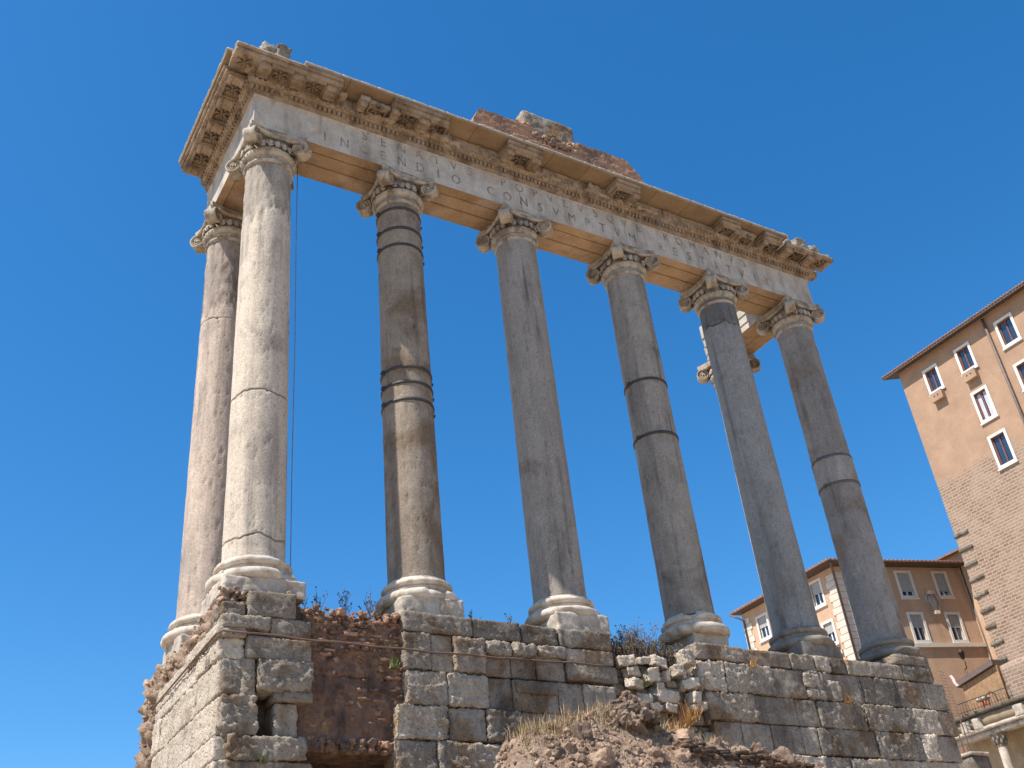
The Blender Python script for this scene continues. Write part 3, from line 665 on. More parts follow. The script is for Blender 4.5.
# inscription
def letters(text, x0, step, zc, size, jit):
    obs = []
    for i, ch in enumerate(text):
        if ch == ' ': continue
        cu = bpy.data.curves.new('letter', 'FONT'); cu.body = ch; cu.size = size; cu.align_x = 'CENTER'; cu.extrude = .002; cu.offset = -.004; cu.resolution_u = 4
        o = bpy.data.objects.new('letter', cu); C.objects.link(o); obs.append((o, x0 + step * i, zc))
    return obs
lt = letters('SENATVS POPVLVSQVE ROMANVS', 2.11, (13.87 - 2.11) / 25, 10.80 - .12, .40, 0) + letters('INCENDIO CONSVMPTVM RESTITVIT', 1.11, (9.34 - 1.11) / 17, 10.36 - .12, .40, 0)
bpy.context.view_layer.update(); dg = bpy.context.evaluated_depsgraph_get(); im = MB()
for o, x, z in lt:
    me = bpy.data.meshes.new_from_object(o.evaluated_get(dg))
    im.add([(x + v.co.x * .8, FY - .0035 + .004 * fr((x * 3, FY * 3, z * 6), .8, 3) * 0 - v.co.z - .004, z + v.co.y) for v in me.vertices], [tuple(p.vertices) for p in me.polygons], 1, False)
    bpy.data.meshes.remove(me); cu = o.data; bpy.data.objects.remove(o); bpy.data.curves.remove(cu)
ebuild(im, 'inscription', M['letter'])
for jx in (3.05, 6.34, 9.62, 12.8):
    jm = MB(); tube(jm, [(jx + .02 * math.sin(q * 2.1 + jx), FY + .002, ZB + .01 + q * .113) for q in range(9)], .008, 5); ebuild(jm, 'block_joint', M['letter'])
# cornice
cz = MB()
sweep(cz, [(0, ZF + .0), (.05, ZF + .02), (.05, ZF + .07), (.075, ZF + .08), (.075, ZF + .20), (.16, ZF + .205), (.16, ZF + .225), (.20, ZF + .25), (.215, ZF + .285), (.19, ZF + .31), (.20, ZF + .32), (.20, ZF + .62), (-.5, ZF + .68)], .12, .012, 3)
def outp(s, side, p, z):       # position along a side at a projection
    return {'f': (s, FY - p, z), 'l': (FX0 - p, s, z), 'r': (FX1 + p, s, z)}[side]
rd = random.Random(21)
def dent(side, s0, s1):
    s = s0
    while s < s1:
        if rd.random() > .10:
            a = outp(s, side, .06, ZF + .09); b_ = outp(s + .065, side, .15 - rd.random() * .03, ZF + .19)
            box(cz, [min(a[i], b_[i]) for i in range(3)], [max(a[i], b_[i]) for i in range(3)])
        s += .115
    s = s0
    while s < s1:                  # egg course
        if rd.random() > .12: ellip(cz, outp(s, side, .205, ZF + .275), (.042, .042, .05))
        s += .12
dent('f', -.7, 16.55); dent('l', -.6, BK); dent('r', -.6, BK)
ebuild(cz, 'bed_moulding', M['cornice'])
ZC = ZF + .30
def flower(mb, c, r, tone=.62):
    n_ = 6
    for k in range(n_):
        a = k * 2 * PI / n_ + .3; ca, sa = math.cos(a), math.sin(a)
        tube(mb, [(c[0] + r * .25 * ca, c[1] + r * .25 * sa, c[2] - .01), (c[0] + r * .65 * ca, c[1] + r * .65 * sa, c[2] - .035), (c[0] + r * ca, c[1] + r * sa, c[2] + .01)], r * .20, 6, tone, r * .16)
    ellip(mb, (c[0], c[1], c[2] - .015), (r * .24, r * .24, .04), tone=tone)
def corona(side, s0, s1, p, seed, sima=True, mods=(), flowers=(), corner=None):
    """a surviving length of corona with its brackets and coffers"""
    mb = MB()
    def bx(sa, sb, pa, pb, za, zb, amp, rad, tn=1.0, res=.05):
        a = outp(sa, side, pa, za); b_ = outp(sb, side, pb, zb)
        rbox(mb, [min(a[i], b_[i]) for i in range(3)], [max(a[i], b_[i]) for i in range(3)], res, amp, rad, 4, tn, seed + sa)
    bx(s0, s1, .1, p, ZC + .15, ZC + .27, .016, .012)
    if sima and p > .6: bx(s0, s1, .1, p + .05, ZC + .27, ZC + .37, .010, .012)
    e = min(p - .05, .60)
    for s in mods:
        m0, m1 = max(s - .14, s0), min(s + .14, s1)
        if m1 - m0 < .1: continue
        bx(m0, m1, .15, e, ZC + .02, ZC + .155, .012, .03)
        if e > .35:
            q0, q1 = outp(m0 + .01, side, e - .06, ZC + .055), outp(m1 - .01, side, e - .06, ZC + .055); tube(mb, [q0, q1], .06, 10)
            q0, q1 = outp(m0 + .01, side, .27, ZC + .03), outp(m1 - .01, side, .27, ZC + .03); tube(mb, [q0, q1], .045, 10)
    for s in flowers:
        if p < .4: continue
        c0, c1 = max(s - .25, s0), min(s + .25, s1); q1_ = min(p - .06, .62)
        for (u0, u1, g0, g1) in ((c0, c1, .17, .20), (c0, c1, q1_ - .05, q1_), (c0, c0 + .035, .20, q1_ - .05), (c1 - .035, c1, .20, q1_ - .05)):
            a = outp(u0, side, g0, ZC + .085); b_ = outp(u1, side, g1, ZC + .155)
            box(mb, [min(a[i], b_[i]) for i in range(3)], [max(a[i], b_[i]) for i in range(3)])
        flower(mb, outp(s, side, .39, ZC + .135), .17)
    if corner: flower(mb, (corner[0], corner[1], ZC + .135), .18)
    ebuild(mb, 'corona', M['cornice'])
F_ = [-.12 + .79 * k for k in range(0, 18)]; M_ = [f + .395 for f in F_]
corona('l', -.52, BK, .68, 1, True, (-.45, .33, 1.12, 1.92, 2.72), (-.08, .72, 1.53, 2.32))
def pick(L_, a, b_): return [q for q in L_ if a - .05 <= q <= b_ + .05]
for (s0, s1, p, sm) in ((-1.22, 1.30, .68, True), (1.30, 1.5, .45, False), (1.80, 2.04, .55, False), (2.04, 2.58, .5, False), (2.60, 4.05, .68, True), (5.72, 6.75, .66, True), (9.02, 9.85, .66, True)):
    corona('f', s0, s1, p, s0 * 1.3 + 2, sm, [-.5 if s0 < 0 else 99] + pick(M_, s0, s1), pick(F_, s0 + .2, s1 - .1), (-.95, -.95) if s0 < 0 else None)
corona('f', 12.72, 13.42, .66, 5.1, True, (13.38,), (13.03,)); corona('f', 13.42, 14.08, .54, 6.2, False, (13.42,), (13.79,))
corona('f', 14.32, 15.02, .66, 7.3, True, (14.34,), (14.73,)); corona('f', 15.18, 17.08, .67, 8.4, False, (15.3, 16.2), (15.73,), (16.72, -1.0))
corona('r', -.52, .3, .66, 6, False, (-.45,))
bk = MB()                                   # ragged stumps where the corona has fallen
s = 1.4
while s < 15.2:
    w = rd.uniform(.18, .5); p = .12 + .22 * (0.5 + .5 * noise.noise(Vector((s * 1.1, 3, 0)) * 1.4)) + rd.uniform(-.06, .08); zt = ZC + rd.uniform(.02, .34)
    rbox(bk, (s, FY - p, ZC - .02), (s + w + .05, FY + .1, zt), .055, .05, .06, 4, rd.uniform(.85, 1.15), s)
    s += w
rbox(bk, (FX0 - .02, FY + .05, ZC + .0), (FX1, IY - .05, ZF + .66), .3, .01, .02)
ebuild(bk, 'broken_cornice', M['cornice'])
ZS = ZC + .37   # upstanding remains of the gutter moulding
for (x0, x1, y0, y1, z1, sd_) in ((-.92, -.60, -1.2, -.95, .10, 2), (-.55, -.33, -1.22, -.85, .52, 3), (-.34, .02, -1.22, -.9, .44, 4), (15.32, 15.58, -1.0, -.6, .46, 5), (15.75, 16.25, -1.12, -.7, .42, 6), (16.3, 16.55, -1.1, -.7, .2, 7), (16.48, 16.75, -1.05, -.6, .40, 8), (16.8, 17.05, -1.1, -.6, .06, 9)):
    fg = MB(); rbox(fg, (x0, y0, ZS - .06), (x1, y1, ZS + z1), .045, .06, .02, 4, rd.uniform(.6, .85), sd_ * 4.2, warp=.14)
    ebuild(fg, 'gutter_fragment', M['capital'])
sl = MB()                                   # thin protective slab over the whole beam
ZT = 11.66
x = .35
while x < 15.2:
    w = 1.12; x1 = min(x + w, 15.2); box(sl, (x, FY - .72, ZT), (x1 - .012, 1.0, ZT + .06), .9 + .2 * rd.random()); x += w
y = -1.2
while y < BK:
    y1 = min(y + 1.1, BK); box(sl, (FX0 - .77, max(y, -.85), ZT + .02), (.34, y1 - .01, ZT + .075), 1); y += 1.1
ebuild(sl, 'cover_slab', M['slab'])
ed = MB();  # added strip, painted pale as the sunlit edge of the slab
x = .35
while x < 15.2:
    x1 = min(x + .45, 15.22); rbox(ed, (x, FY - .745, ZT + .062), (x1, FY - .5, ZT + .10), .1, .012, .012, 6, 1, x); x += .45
ebuild(ed, 'lit_slab_edging', M['slab_lit_edge']); ed = MB(); y = -.90
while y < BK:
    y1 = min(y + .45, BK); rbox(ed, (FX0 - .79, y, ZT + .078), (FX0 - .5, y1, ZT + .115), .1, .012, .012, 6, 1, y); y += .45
ebuild(ed, 'lit_slab_edging', M['slab_lit_edge'])

# ------------------------------------------------------------------ brick remains on top
aw = thing('brick_parapet', 'ruined dark red brick wall rising above the middle of the entablature', 'brick wall', (8.2, .2, 11.76))
am = MB()
XA = [5.38 + .06 * i for i in range(95)]
def atop(x):
    if x < 5.6: return 13.2 + (x - 5.38) * 2.1
    if x < 7.0: return 13.64
    if x < 8.7: return 13.62 + .05 * math.sin(x * 9)
    if x < 10.35: return 13.70
    return 13.70 - max(0, (x - 10.35)) ** 1.6 * 1.35
NZ = 30; vs = []; fs = []
for yi, yy in enumerate((-.3, .55)):
    for x in XA:
        zt = atop(x) + .03 * noise.noise(Vector((x * 4, yi, 0)))
        for k in range(NZ + 1):
            z = 11.74 + (zt - 11.74) * k / NZ
            dent_ = 0.0
            if 7.1 < x < 8.75 and z > 13.1: dent_ = .14 * max(0, math.sin((x - 7.1) / 1.65 * PI)) * min(1, (z - 13.1) / .2)
            vs.append((x + .05 * noise.noise(Vector((z * 5, x, 3))) * (1 if x < 5.5 or x > 10.6 else .1), yy + (1 if yi == 0 else -1) * (dent_ + .012 + .018 * fr((x * 4, z * 6, yi), .8, 3)), z))
m = NZ + 1; nx = len(XA); o2 = nx * m
for i in range(nx - 1):
    for k in range(NZ):
        a, b_, c, d = i * m + k, (i + 1) * m + k, (i + 1) * m + k + 1, i * m + k + 1
        fs.append((a, b_, c, d)); fs.append((o2 + d, o2 + c, o2 + b_, o2 + a))
    a, b_ = i * m + NZ, (i + 1) * m + NZ; fs.append((a, b_, o2 + b_, o2 + a))
for k in range(NZ):
    fs.append((k, k + 1, o2 + k + 1, o2 + k)); e = (nx - 1) * m + k; fs.append((e, o2 + e, o2 + e + 1, e + 1))
am.add(vs, fs, 1, False)
for k in range(40): rock(am, (rd.uniform(6.4, 7.3), rd.uniform(-.25, .3), 13.62 + rd.uniform(0, .22) * min(1, 1.0)), rd.uniform(.04, .09), 1, rd.random() * 30, rd.choice((.8, 1, 1.3)))
ao = am.build('brick_body', M['attic'], aw); ao.matrix_parent_inverse = Matrix.Translation((-8.2, -.2, -11.76))
am = MB()
for k in range(70):
    u = rd.random(); rock(am, (7.15 + 1.55 * u, -.27 + rd.uniform(0, .1), 13.2 + .4 * rd.random()), rd.uniform(.04, .1), 1, rd.random() * 30, rd.choice((.8, 1.1, 1.4)))
ao = am.build('eroded_patch', M['earth'], aw); ao.matrix_parent_inverse = Matrix.Translation((-8.2, -.2, -11.76))
bl = MB(); rbox(bl, (-.86, -.35, 0), (.80, .35, .78), .06, .02, .02, 3, .85, 5)
tag(bl.build('parapet_block', M['trav'], None, (8.02, .27, 13.72)), 'grey squared stone block lying on top of the red brick wall', 'stone block')

# ------------------------------------------------------------------ mound of brick rubble in front
md = thing('rubble_mound', 'sunlit mound of crumbling brick rubble and dry earth below the block walls', 'rubble mound', (6, -3, GZ))
def mbuild(mb, name, mat):
    o = mb.build(name, mat, md); o.matrix_parent_inverse = Matrix.Translation((-6, 3, -GZ)); return o
RP = [(1.6, -6.5), (2.3, -5.2), (2.75, -4.15), (2.95, -3.85), (3.63, -3.5), (4.4, -3.3), (4.79, -3.26), (5.7, -3.42), (6.54, -3.61), (7.18, -3.64), (8.0, -3.74), (8.95, -3.88), (10.2, -4.5), (11.5, -6.2)]
def ridge(x):
    for (a, za), (b_, zb) in zip(RP, RP[1:]):
        if a <= x <= b_: return za + (zb - za) * (x - a) / (b_ - a)
    return RP[0][1] if x < RP[0][0] else RP[-1][1]
def mz(x, y):
    d = -3.0 - y; r_ = ridge(x + .15 * noise.noise(Vector((x, y, 0))))
    if d < 0: zz = r_ + d * .55
    else:
        k = min(1, max(0, (x - 5.6) / 1.0)); zz = r_ - d * (1.15 * (1 - k) + .45 * k) - (k * 2.5 * max(0, d - .45) if d > .45 else 0)
    return max(GZ - .1, zz + .09 * fr((x * 1.8, y * 1.8, 1), .8, 5) + .03 * fr((x * 9, y * 9, 1), .8, 3))
mm = MB(); vs = []; fs = []; NX, NY = 190, 130
ysm = [-1.05 - 2.6 * i / 70 for i in range(71)] + [-3.65 - 5.5 * (i / (NY - 70)) ** 1.4 for i in range(1, NY - 69)]
for i in range(NX + 1):
    for yy in ysm:
        x = 1.6 + 9.9 * i / NX; vs.append((x + .05 * noise.noise(Vector((x * 4, yy * 4, 2))), yy, mz(x, yy)))
nY = len(ysm)
fs = [(i * nY + j, i * nY + j + 1, (i + 1) * nY + j + 1, (i + 1) * nY + j) for i in range(NX) for j in range(nY - 1)]
mm.add(vs, fs, 1, True); mbuild(mm, 'earth_slope', M['earth'])
st = MB()
for k in range(4200):
    x = rd.uniform(2.6, 9.2); y = -3.0 + rd.uniform(-1.3, .25)
    if noise.noise(Vector((x * 1.3, y * 1.3, 4))) + .5 * noise.noise(Vector((x * 4, y * 4, 1))) < rd.uniform(-.55, .4): continue
    zz = mz(x, y); r_ = rd.choice((.012, .016, .02, .02, .025, .03, .04, .06)) * rd.uniform(.7, 1.3)
    rock(st, (x, y, zz + r_ * .25), r_, 1 if r_ > .05 else 0, rd.random() * 50, rd.choice((.65, .85, 1, 1.15, 1.4)), .4)
for k in range(34):
    x = rd.uniform(3.0, 8.8); y = -3.0 + rd.uniform(-1.1, .1); r_ = rd.uniform(.09, .2); rock(st, (x, y, mz(x, y) - r_ * .1), r_, 2, rd.random() * 50, rd.choice((.6, .8, 1.0, 1.25)), .5)
for k in range(260):  # the knob of mortared rubble
    a = rd.uniform(0, 2 * PI); q = rd.uniform(0, 1) ** .6; x = 5.36 + .56 * q * math.cos(a); y = -2.95 + .38 * q * math.sin(a)
    rock(st, (x, y, -3.45 + .50 * (1 - q * q) * rd.uniform(.6, 1) + (.06 if x > 5.3 else 0)), rd.uniform(.03, .10), 1, rd.random() * 40, rd.choice((.3, .5, .7, .9)), .6)
mbuild(st, 'rubble_stone', M['earth'])
br = MB()
for k in range(520):  # broken brick edge along the right side
    x = rd.uniform(6.0, 9.3); y = -3.45 - rd.uniform(0, .12); zz = ridge(x) - .2 - rd.uniform(.02, .5)
    rbox(br, (x - .09, y - .02, zz - .03), (x + rd.uniform(.02, .12), y + .18, zz + .03), .08, .015, .015, 8, rd.choice((.2, .3, .45, .7)), rd.random() * 30)
mbuild(br, 'brick_edge', M['attic'])
# dry grass on the mound
def blades(mb, c, n, h, spread, rn, lean=.5, w=.006):
    for k in range(n):
        a = rn.uniform(0, 2 * PI); q = rn.random() ** .5 * spread; x, y = c[0] + q * math.cos(a), c[1] + q * math.sin(a); z = c[2] if len(c) == 3 else None
        if z is None: z = mz(x, y) - .02
        hh = h * rn.uniform(.45, 1.1); b2 = rn.uniform(0, 2 * PI); l_ = lean * hh * rn.random(); ux, uy = math.cos(b2 + 1.6) * w, math.sin(b2 + 1.6) * w
        p1 = (x + math.cos(b2) * l_ * .4, y + math.sin(b2) * l_ * .4, z + hh * .6); p2 = (x + math.cos(b2) * l_, y + math.sin(b2) * l_, z + hh)
        mb.add([(x - ux, y - uy, z), (x + ux, y + uy, z), (p1[0] + ux, p1[1] + uy, p1[2]), (p1[0] - ux, p1[1] - uy, p1[2]), p2], [(0, 1, 2, 3), (3, 2, 4)], 1, False)
gm = MB(); rg2 = random.Random(9)
for k in range(110): blades(gm, (rg2.uniform(3.1, 5.2), rg2.uniform(-3.2, -2.7)), rg2.randint(6, 22), rg2.uniform(.12, .36), .18, rg2, .9, .004)
for k in range(50): blades(gm, (rg2.uniform(5.8, 7.6), rg2.uniform(-3.1, -2.6)), rg2.randint(6, 22), rg2.uniform(.12, .36), .2, rg2, .9, .004)
for k in range(150): blades(gm, (rg2.uniform(3.2, 8.6), rg2.uniform(-3.7, -2.9)), 14, .10, .22, rg2, 1.2, .004)
tag(gm.build('dry_grass', M['straw']), 'dry straw coloured grass on top of the rubble mound', 'grass', kind='stuff')

# ------------------------------------------------------------------ plants
def weed(name, label, p, h, n, seed, mat, spread=.15, seeds=True, group=None, lean=.35):
    r_ = random.Random(seed); mb = MB(); leaf = MB()
    for k in range(n):
        a = r_.uniform(0, 2 * PI); q = r_.random() * spread; x, y = q * math.cos(a), q * math.sin(a); hh = h * r_.uniform(.5, 1.05); lx, ly = r_.uniform(-lean, lean) * hh, r_.uniform(-lean, lean) * hh
        pts = [Vector((x + lx * u * u, y + ly * u * u, hh * u)) for u in (0, .3, .6, .85, 1)]
        tube(mb, pts, .0065, 3, 1, .003)
        for j in range(r_.randint(3, 6)):
            u = r_.uniform(.35, 1); b_ = Vector((x + lx * u * u, y + ly * u * u, hh * u)); c = r_.uniform(0, 2 * PI); L_ = hh * r_.uniform(.08, .25)
            e = b_ + Vector((math.cos(c) * L_ * .6, math.sin(c) * L_ * .6, L_)); tube(mb, [b_, b_.lerp(e, .5) + Vector((0, 0, -.01)), e], .004, 3, 1, .002)
            if seeds: rock(leaf, e, r_.uniform(.010, .022), 0, r_.random() * 9, 1)
        if not seeds:
            for j in range(6):
                u = r_.uniform(.1, .9); b_ = Vector((x + lx * u * u, y + ly * u * u, hh * u)); c = r_.uniform(0, 2 * PI); d = Vector((math.cos(c), math.sin(c), .5)) * hh * .22; w = Vector((-math.sin(c), math.cos(c), 0)) * hh * .05
                leaf.add([b_, b_ + d * .5 + w, b_ + d, b_ + d * .5 - w], [(0, 1, 2, 3)], 1, False)
    t = thing(name, label, 'weed', tuple(p), group)
    mb.build('stem', mat, t); leaf.build('foliage', mat, t)
    return t
wp = [(300, 596, .45, 4, 'tall dry weed beside the base of the sunlit corner column'), (318, 600, .26, 6, 'low dry weed next to the tallest weed on the brick core'), (345, 608, .30, 9, 'spreading grey weed on the middle of the brick core'),
      (367, 606, .42, 4, 'upright weed near the banded column base above the brick core'), (372, 610, .28, 8, 'low bushy weed against the base of the banded column'), (470, 616, .34, 8, 'small dry weed standing alone between the banded and plain columns'), (508, 622, .18, 6, 'tiny weed near the plain column base on the middle wall')]
for i, (px, py, h, n_, lab) in enumerate(wp):
    p = at(px, py, 1, -.35); p.z = -1.12 if i < 5 else -1.02; weed('dry_weed', lab, p, h + (.30 if i < 5 else .2), n_, i + 3, M['weed'], .12, True, 'weeds growing on the podium top')
bp_ = [(615, 648, .5, 'leftmost dark bush in the gap, beside the plain column base'), (632, 645, .75, 'tallest dark bush in the gap with one upright spike'), (648, 650, .5, 'dark bush in the middle of the gap above the pale stones'), (662, 655, .45, 'rightmost dark bush, touching the base of the two ringed column')]
for i, (px, py, h, lab) in enumerate(bp_):
    p = at(px, py, 1, -.5); p.z = -1.5; weed('dry_bush', lab, p, h * .85 + .12, 130, 40 + i, M['weed'], .42, True, 'dark bushes in the wall gap', .3)
def tuft(name, label, px, py, h, n_, mat, y=-1.02, seed=1):
    p = at(px, py, 1, y); mb = MB(); blades(mb, (0, 0, 0), n_, h, h * .45, random.Random(seed), 1.6, .007)
    return tag(mb.build(name, mat, None, tuple(p)), label, 'grass tuft')
tuft('dry_tuft', 'orange dry grass tuft on the top block row right of the gap', 752, 668, .22, 60, M['drygrass'], -1.0, 1)
tuft('dry_tuft', 'orange dry grass tuft in a joint of the right wall, two courses down', 848, 703, .2, 60, M['drygrass'], -1.0, 2)
tuft('dry_tuft', 'reddish dry grass clump hanging below the pale stones of the gap', 690, 722, .42, 110, M['drygrass'], -1.1, 3)
tuft('dry_tuft', 'dry grass clump at the foot of the wall gap, above the rubble mound', 678, 738, .4, 110, M['drygrass'], -1.3, 4)
tuft('green_tuft', 'small fresh green plant between the pale stones of the gap', 645, 687, .16, 40, M['green'], -1.1, 5)
tuft('green_tuft', 'olive green weed on the brick core beside the pier edge', 394, 668, .2, 50, M['green'], -.9, 6)
tuft('green_tuft', 'green weed on the lowest visible block of the corner pier', 262, 763, .12, 40, M['green'], -1.02, 7)
tuft('parapet_tuft', 'dry straw tuft on the hollow of the red brick wall on top', 553, 138, .22, 220, M['straw'], -.25, 8)

# ------------------------------------------------------------------ cable and hanging wire
cbm = MB(); pts = [Vector((XL - .05, 2.95, -1.78)), Vector((XL - .06, 1.0, -1.74)), Vector((XL - .06, -.9, -1.70)), Vector((XL, YF - .09, -1.69))]
for i in range(1, 25): pts.append(Vector((XL + (7.4) * i / 24, YF - .10 - .01 * math.sin(i), -1.69 - .045 * math.sin(PI * i / 24) - .01 * math.sin(i * 1.7))))
tube(cbm, pts, .018, 6)
tag(cbm.build('iron_cable', M['rust']), 'thin rusty iron cable strung across the front of the podium', 'cable')
wm = MB(); tube(wm, [(.78, .3, 10.08), (.775, .3, 8), (.79, .3, 5), (.775, .3, 2), (.785, .3, -.9)], .010, 5)
tag(wm.build('hanging_wire', M['wire']), 'thin grey wire hanging from the beam beside the sunlit corner column', 'wire')

# ------------------------------------------------------------------ buildings
def holewall(mb, o, u, v, W, Hh, holes, nrm, depth=.22, tone=1.0):
    """flat wall with window holes; o corner, u/v unit vectors, holes = (u0,u1,v0,v1)"""
    o, u, v, nrm = Vector(o), Vector(u), Vector(v), Vector(nrm)
    us = sorted(set([0, W] + [h[0] for h in holes] + [h[1] for h in holes])); vv = sorted(set([0, Hh] + [h[2] for h in holes] + [h[3] for h in holes]))
    flip = u.cross(v).dot(nrm) < 0
    def q(a, b_, c, d): mb.add([a, b_, c, d], [(3, 2, 1, 0) if flip else (0, 1, 2, 3)], tone, False)
    for i in range(len(us) - 1):
        for j in range(len(vv) - 1):
            cu_, cv = (us[i] + us[i + 1]) / 2, (vv[j] + vv[j + 1]) / 2
            if any(h[0] < cu_ < h[1] and h[2] < cv < h[3] for h in holes): continue
            q(o + u * us[i] + v * vv[j], o + u * us[i + 1] + v * vv[j], o + u * us[i + 1] + v * vv[j + 1], o + u * us[i] + v * vv[j + 1])
    for a0, a1, b0, b1 in holes:
        P = [o + u * a0 + v * b0, o + u * a1 + v * b0, o + u * a1 + v * b1, o + u * a0 + v * b1]
        for k in range(4): a, b_ = P[k], P[(k + 1) % 4]; q(b_, a, a - nrm * depth, b_ - nrm * depth)
def window(parent, inv, o, u, nrm, w, h, kind):
    """surround, panes and sash; o = lower corner of the opening"""
    o, u, nrm = Vector(o), Vector(u), Vector(nrm); v = Vector((0, 0, 1)); fw = .15
    def B(name, mat, par, lst):
        mb = MB()
        for (a0, a1, b0, b1, d0, d1) in lst: obox(mb, o + u * a0 + v * b0 + nrm * d0, u * (a1 - a0), v * (b1 - b0), nrm * (d1 - d0))
        ob = mb.build(name, mat, par); 
        if par is parent: ob.matrix_parent_inverse = inv
        return ob
    wd = B('window', M['winframe'], parent, [(-fw, 0, -fw, h + fw, -.02, .05), (w, w + fw, -fw, h + fw, -.02, .05), (0, w, h, h + fw, -.02, .05), (0, w, -fw, 0, -.02, .055), (-fw - .04, w + fw + .04, -fw - .08, -fw, -.02, .10)])
    sashm = M['sash'] if kind.startswith('p') else M['wsash']
    B('pane', M['glass'], wd, [(0, w, 0, h, -.17, -.15)])
    B('sash', sashm, wd, [(.0, .06, 0, h, -.15, -.10), (w - .06, w, 0, h, -.15, -.10), (.06, w - .06, 0, .06, -.15, -.10), (.06, w - .06, h - .06, h, -.15, -.10), (w / 2 - .04, w / 2 + .04, .06, h - .06, -.15, -.10)])
    if 'c' in kind: B('curtain', M['curtain'], wd, [(.06, w * .4, .06, h - .06, -.148, -.142), (w * .62, w - .07, .06, h - .06, -.148, -.142)])
    if 'b' in kind: B('blind', M['blind'], wd, [(0, w, h * (.5 if 'h' in kind else .2), h, -.10, -.05)])
    if 'x' in kind:
        B('parapet_box', M['palazzo'], wd, [(-.02, w + .02, -.78, -fw - .09, .0, .30)])
        for q in (.3, .62): B('box_vent', M['glass'], wd, [(w * q, w * q + .09, -.52, -.43, .30, .303)])
    return wd
# --- palazzo on the right
PX = 44.0
pz = thing('palazzo', 'tall peach plastered building of rough masonry with white window surrounds at the right edge', 'building', (52, 0, GZ))
pinv = Matrix.Translation((-52, 0, -GZ))
def zbuild(mb, name, mat, par=None):
    o = mb.build(name, mat, par or pz)
    if par is None: o.matrix_parent_inverse = pinv
    return o
WN = [(13.30, 14.05, 22.05, 23.40, 'px'), (10.98, 11.75, 22.05, 23.42, 'px'), (10.95, 11.72, 18.85, 20.50, 'pc'), (10.88, 11.72, 16.05, 17.72, 'p'), (8.1, 8.95, 22.03, 23.48, 'p'), (7.95, 8.85, 19.3, 20.62, 'p'), (7.95, 8.85, 16.1, 17.7, 'p')]
wl_ = MB(); Y0 = -14.0; Y1 = 15.72
holewall(wl_, (PX, Y0, GZ), (0, 1, 0), (0, 0, 1), Y1 - Y0, 24.40 - GZ, [(a - Y0, b_ - Y0, c - GZ, d - GZ) for a, b_, c, d, k in WN], (-1, 0, 0))
box(wl_, (PX + .3, Y0, GZ), (62, Y1 - .3, 24.35)); wl_.add([(PX, Y1, GZ), (PX + .3, Y1, GZ), (PX + .3, Y1, 24.4), (PX, Y1, 24.4)], [(3, 2, 1, 0)], 1, False)
wl_.add([(PX + .3, Y1, GZ), (62, Y1, GZ), (62, Y1, 24.4), (PX + .3, Y1, 24.4)], [(3, 2, 1, 0)], 1, False)
zbuild(wl_, 'wall', M['palazzo'])
for a, b_, c, d, k in WN: window(pz, pinv, (PX, a, c), (0, 1, 0), (-1, 0, 0), b_ - a, d - c, k)
rf = MB()
obox(rf, (PX - .62, Y0 - 1, 24.18), (0, Y1 - Y0 + 1.75, 0), (10, 0, 3.2), (0, 0, .13))
ro = zbuild(rf, 'roof', M['eave'])
rt = MB(); 
y = Y0 - 1
while y < Y1 + .75: tube(rt, [(PX - .66, y, 24.33), (PX + 8.8, y, 27.35)], .07, 6, rd.uniform(.7, 1.2)); y += .2
zbuild(rt, 'roof_tiles', M['tile'], ro)
pp = MB(); tube(pp, [(PX - .12, 9.55, 24.2), (PX - .12, 9.53, 18), (PX - .12, 9.5, 5)], .075, 8); zbuild(pp, 'downpipe', M['pipe'])
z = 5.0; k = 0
while z < 14.2:     # toothed corner; shade of its notches put into dark-toned stones
    if k % 2 == 0: qn = MB(); rbox(qn, (PX - .07, Y1 - rd.uniform(.5, .9), z), (PX + .5, Y1 + rd.uniform(.03, .10), z + .22), .15, .03, .03, 3, rd.uniform(.4, .65), z); zbuild(qn, 'shaded_toothing', M['trav'])
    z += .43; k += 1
lw = MB(); rbox(lw, (41.0, -14, 3.87), (PX + .2, 13.85, 5.75), .3, .06, .1, 1, .95, 3); rbox(lw, (41.02, -14, GZ), (PX + .2, 3.9, 3.88), .5, .05, .1, 1, .9, 4); rbox(lw, (43.0, -14, GZ), (PX + .2, 15.8, 5.9), .6, .04, .1, 1, .9, 3); zbuild(lw, 'lower_wall', M['palazzo'])
# --- peach house behind
HC = Vector((41.834, 22.649, 0)); HN = Vector((1, -.2808, 0)).normalized(); HNn = Vector((-.2808, -1, 0)).normalized(); HZ = 14.56
hs_ = thing('peach_house', 'peach plastered house with pale quoins and a tiled eave behind the right columns', 'house', (46, 26, GZ))
hinv = Matrix.Translation((-46, -26, -GZ))
def hbuild(mb, name, mat, par=None):
    o = mb.build(name, mat, par or hs_)
    if par is None: o.matrix_parent_inverse = hinv
    return o
HL = 8.1
wa = [(23.87, 24.62, 12.8, 14.15, 'wbh'), (23.72, 24.4, 10.42, 11.6, 'wbh'), (28.68, 29.45, 12.5, 13.8, 'wbh')]
wb = [(4.2, 5.05, 12.75, 14.18, 'wb'), (6.78, 7.52, 12.78, 14.18, 'wb'), (4.2, 5.0, 10.05, 11.6, 'wbh'), (6.75, 7.52, 10.05, 11.6, 'wbh')]
hm = MB()
holewall(hm, (HC.x, HC.y, GZ), (0, 1, 0), (0, 0, 1), HL, HZ - GZ, [(a - HC.y, b_ - HC.y, c - GZ, d - GZ) for a, b_, c, d, k in wa], (-1, 0, 0))
holewall(hm, (HC.x, HC.y, GZ), HN, (0, 0, 1), 11, HZ - GZ, [(a, b_, c - GZ, d - GZ) for a, b_, c, d, k in wb], HNn)
A_, B_ = HC + Vector((0, HL, 0)), HC + HN * 11; D_ = A_ + HN * 11
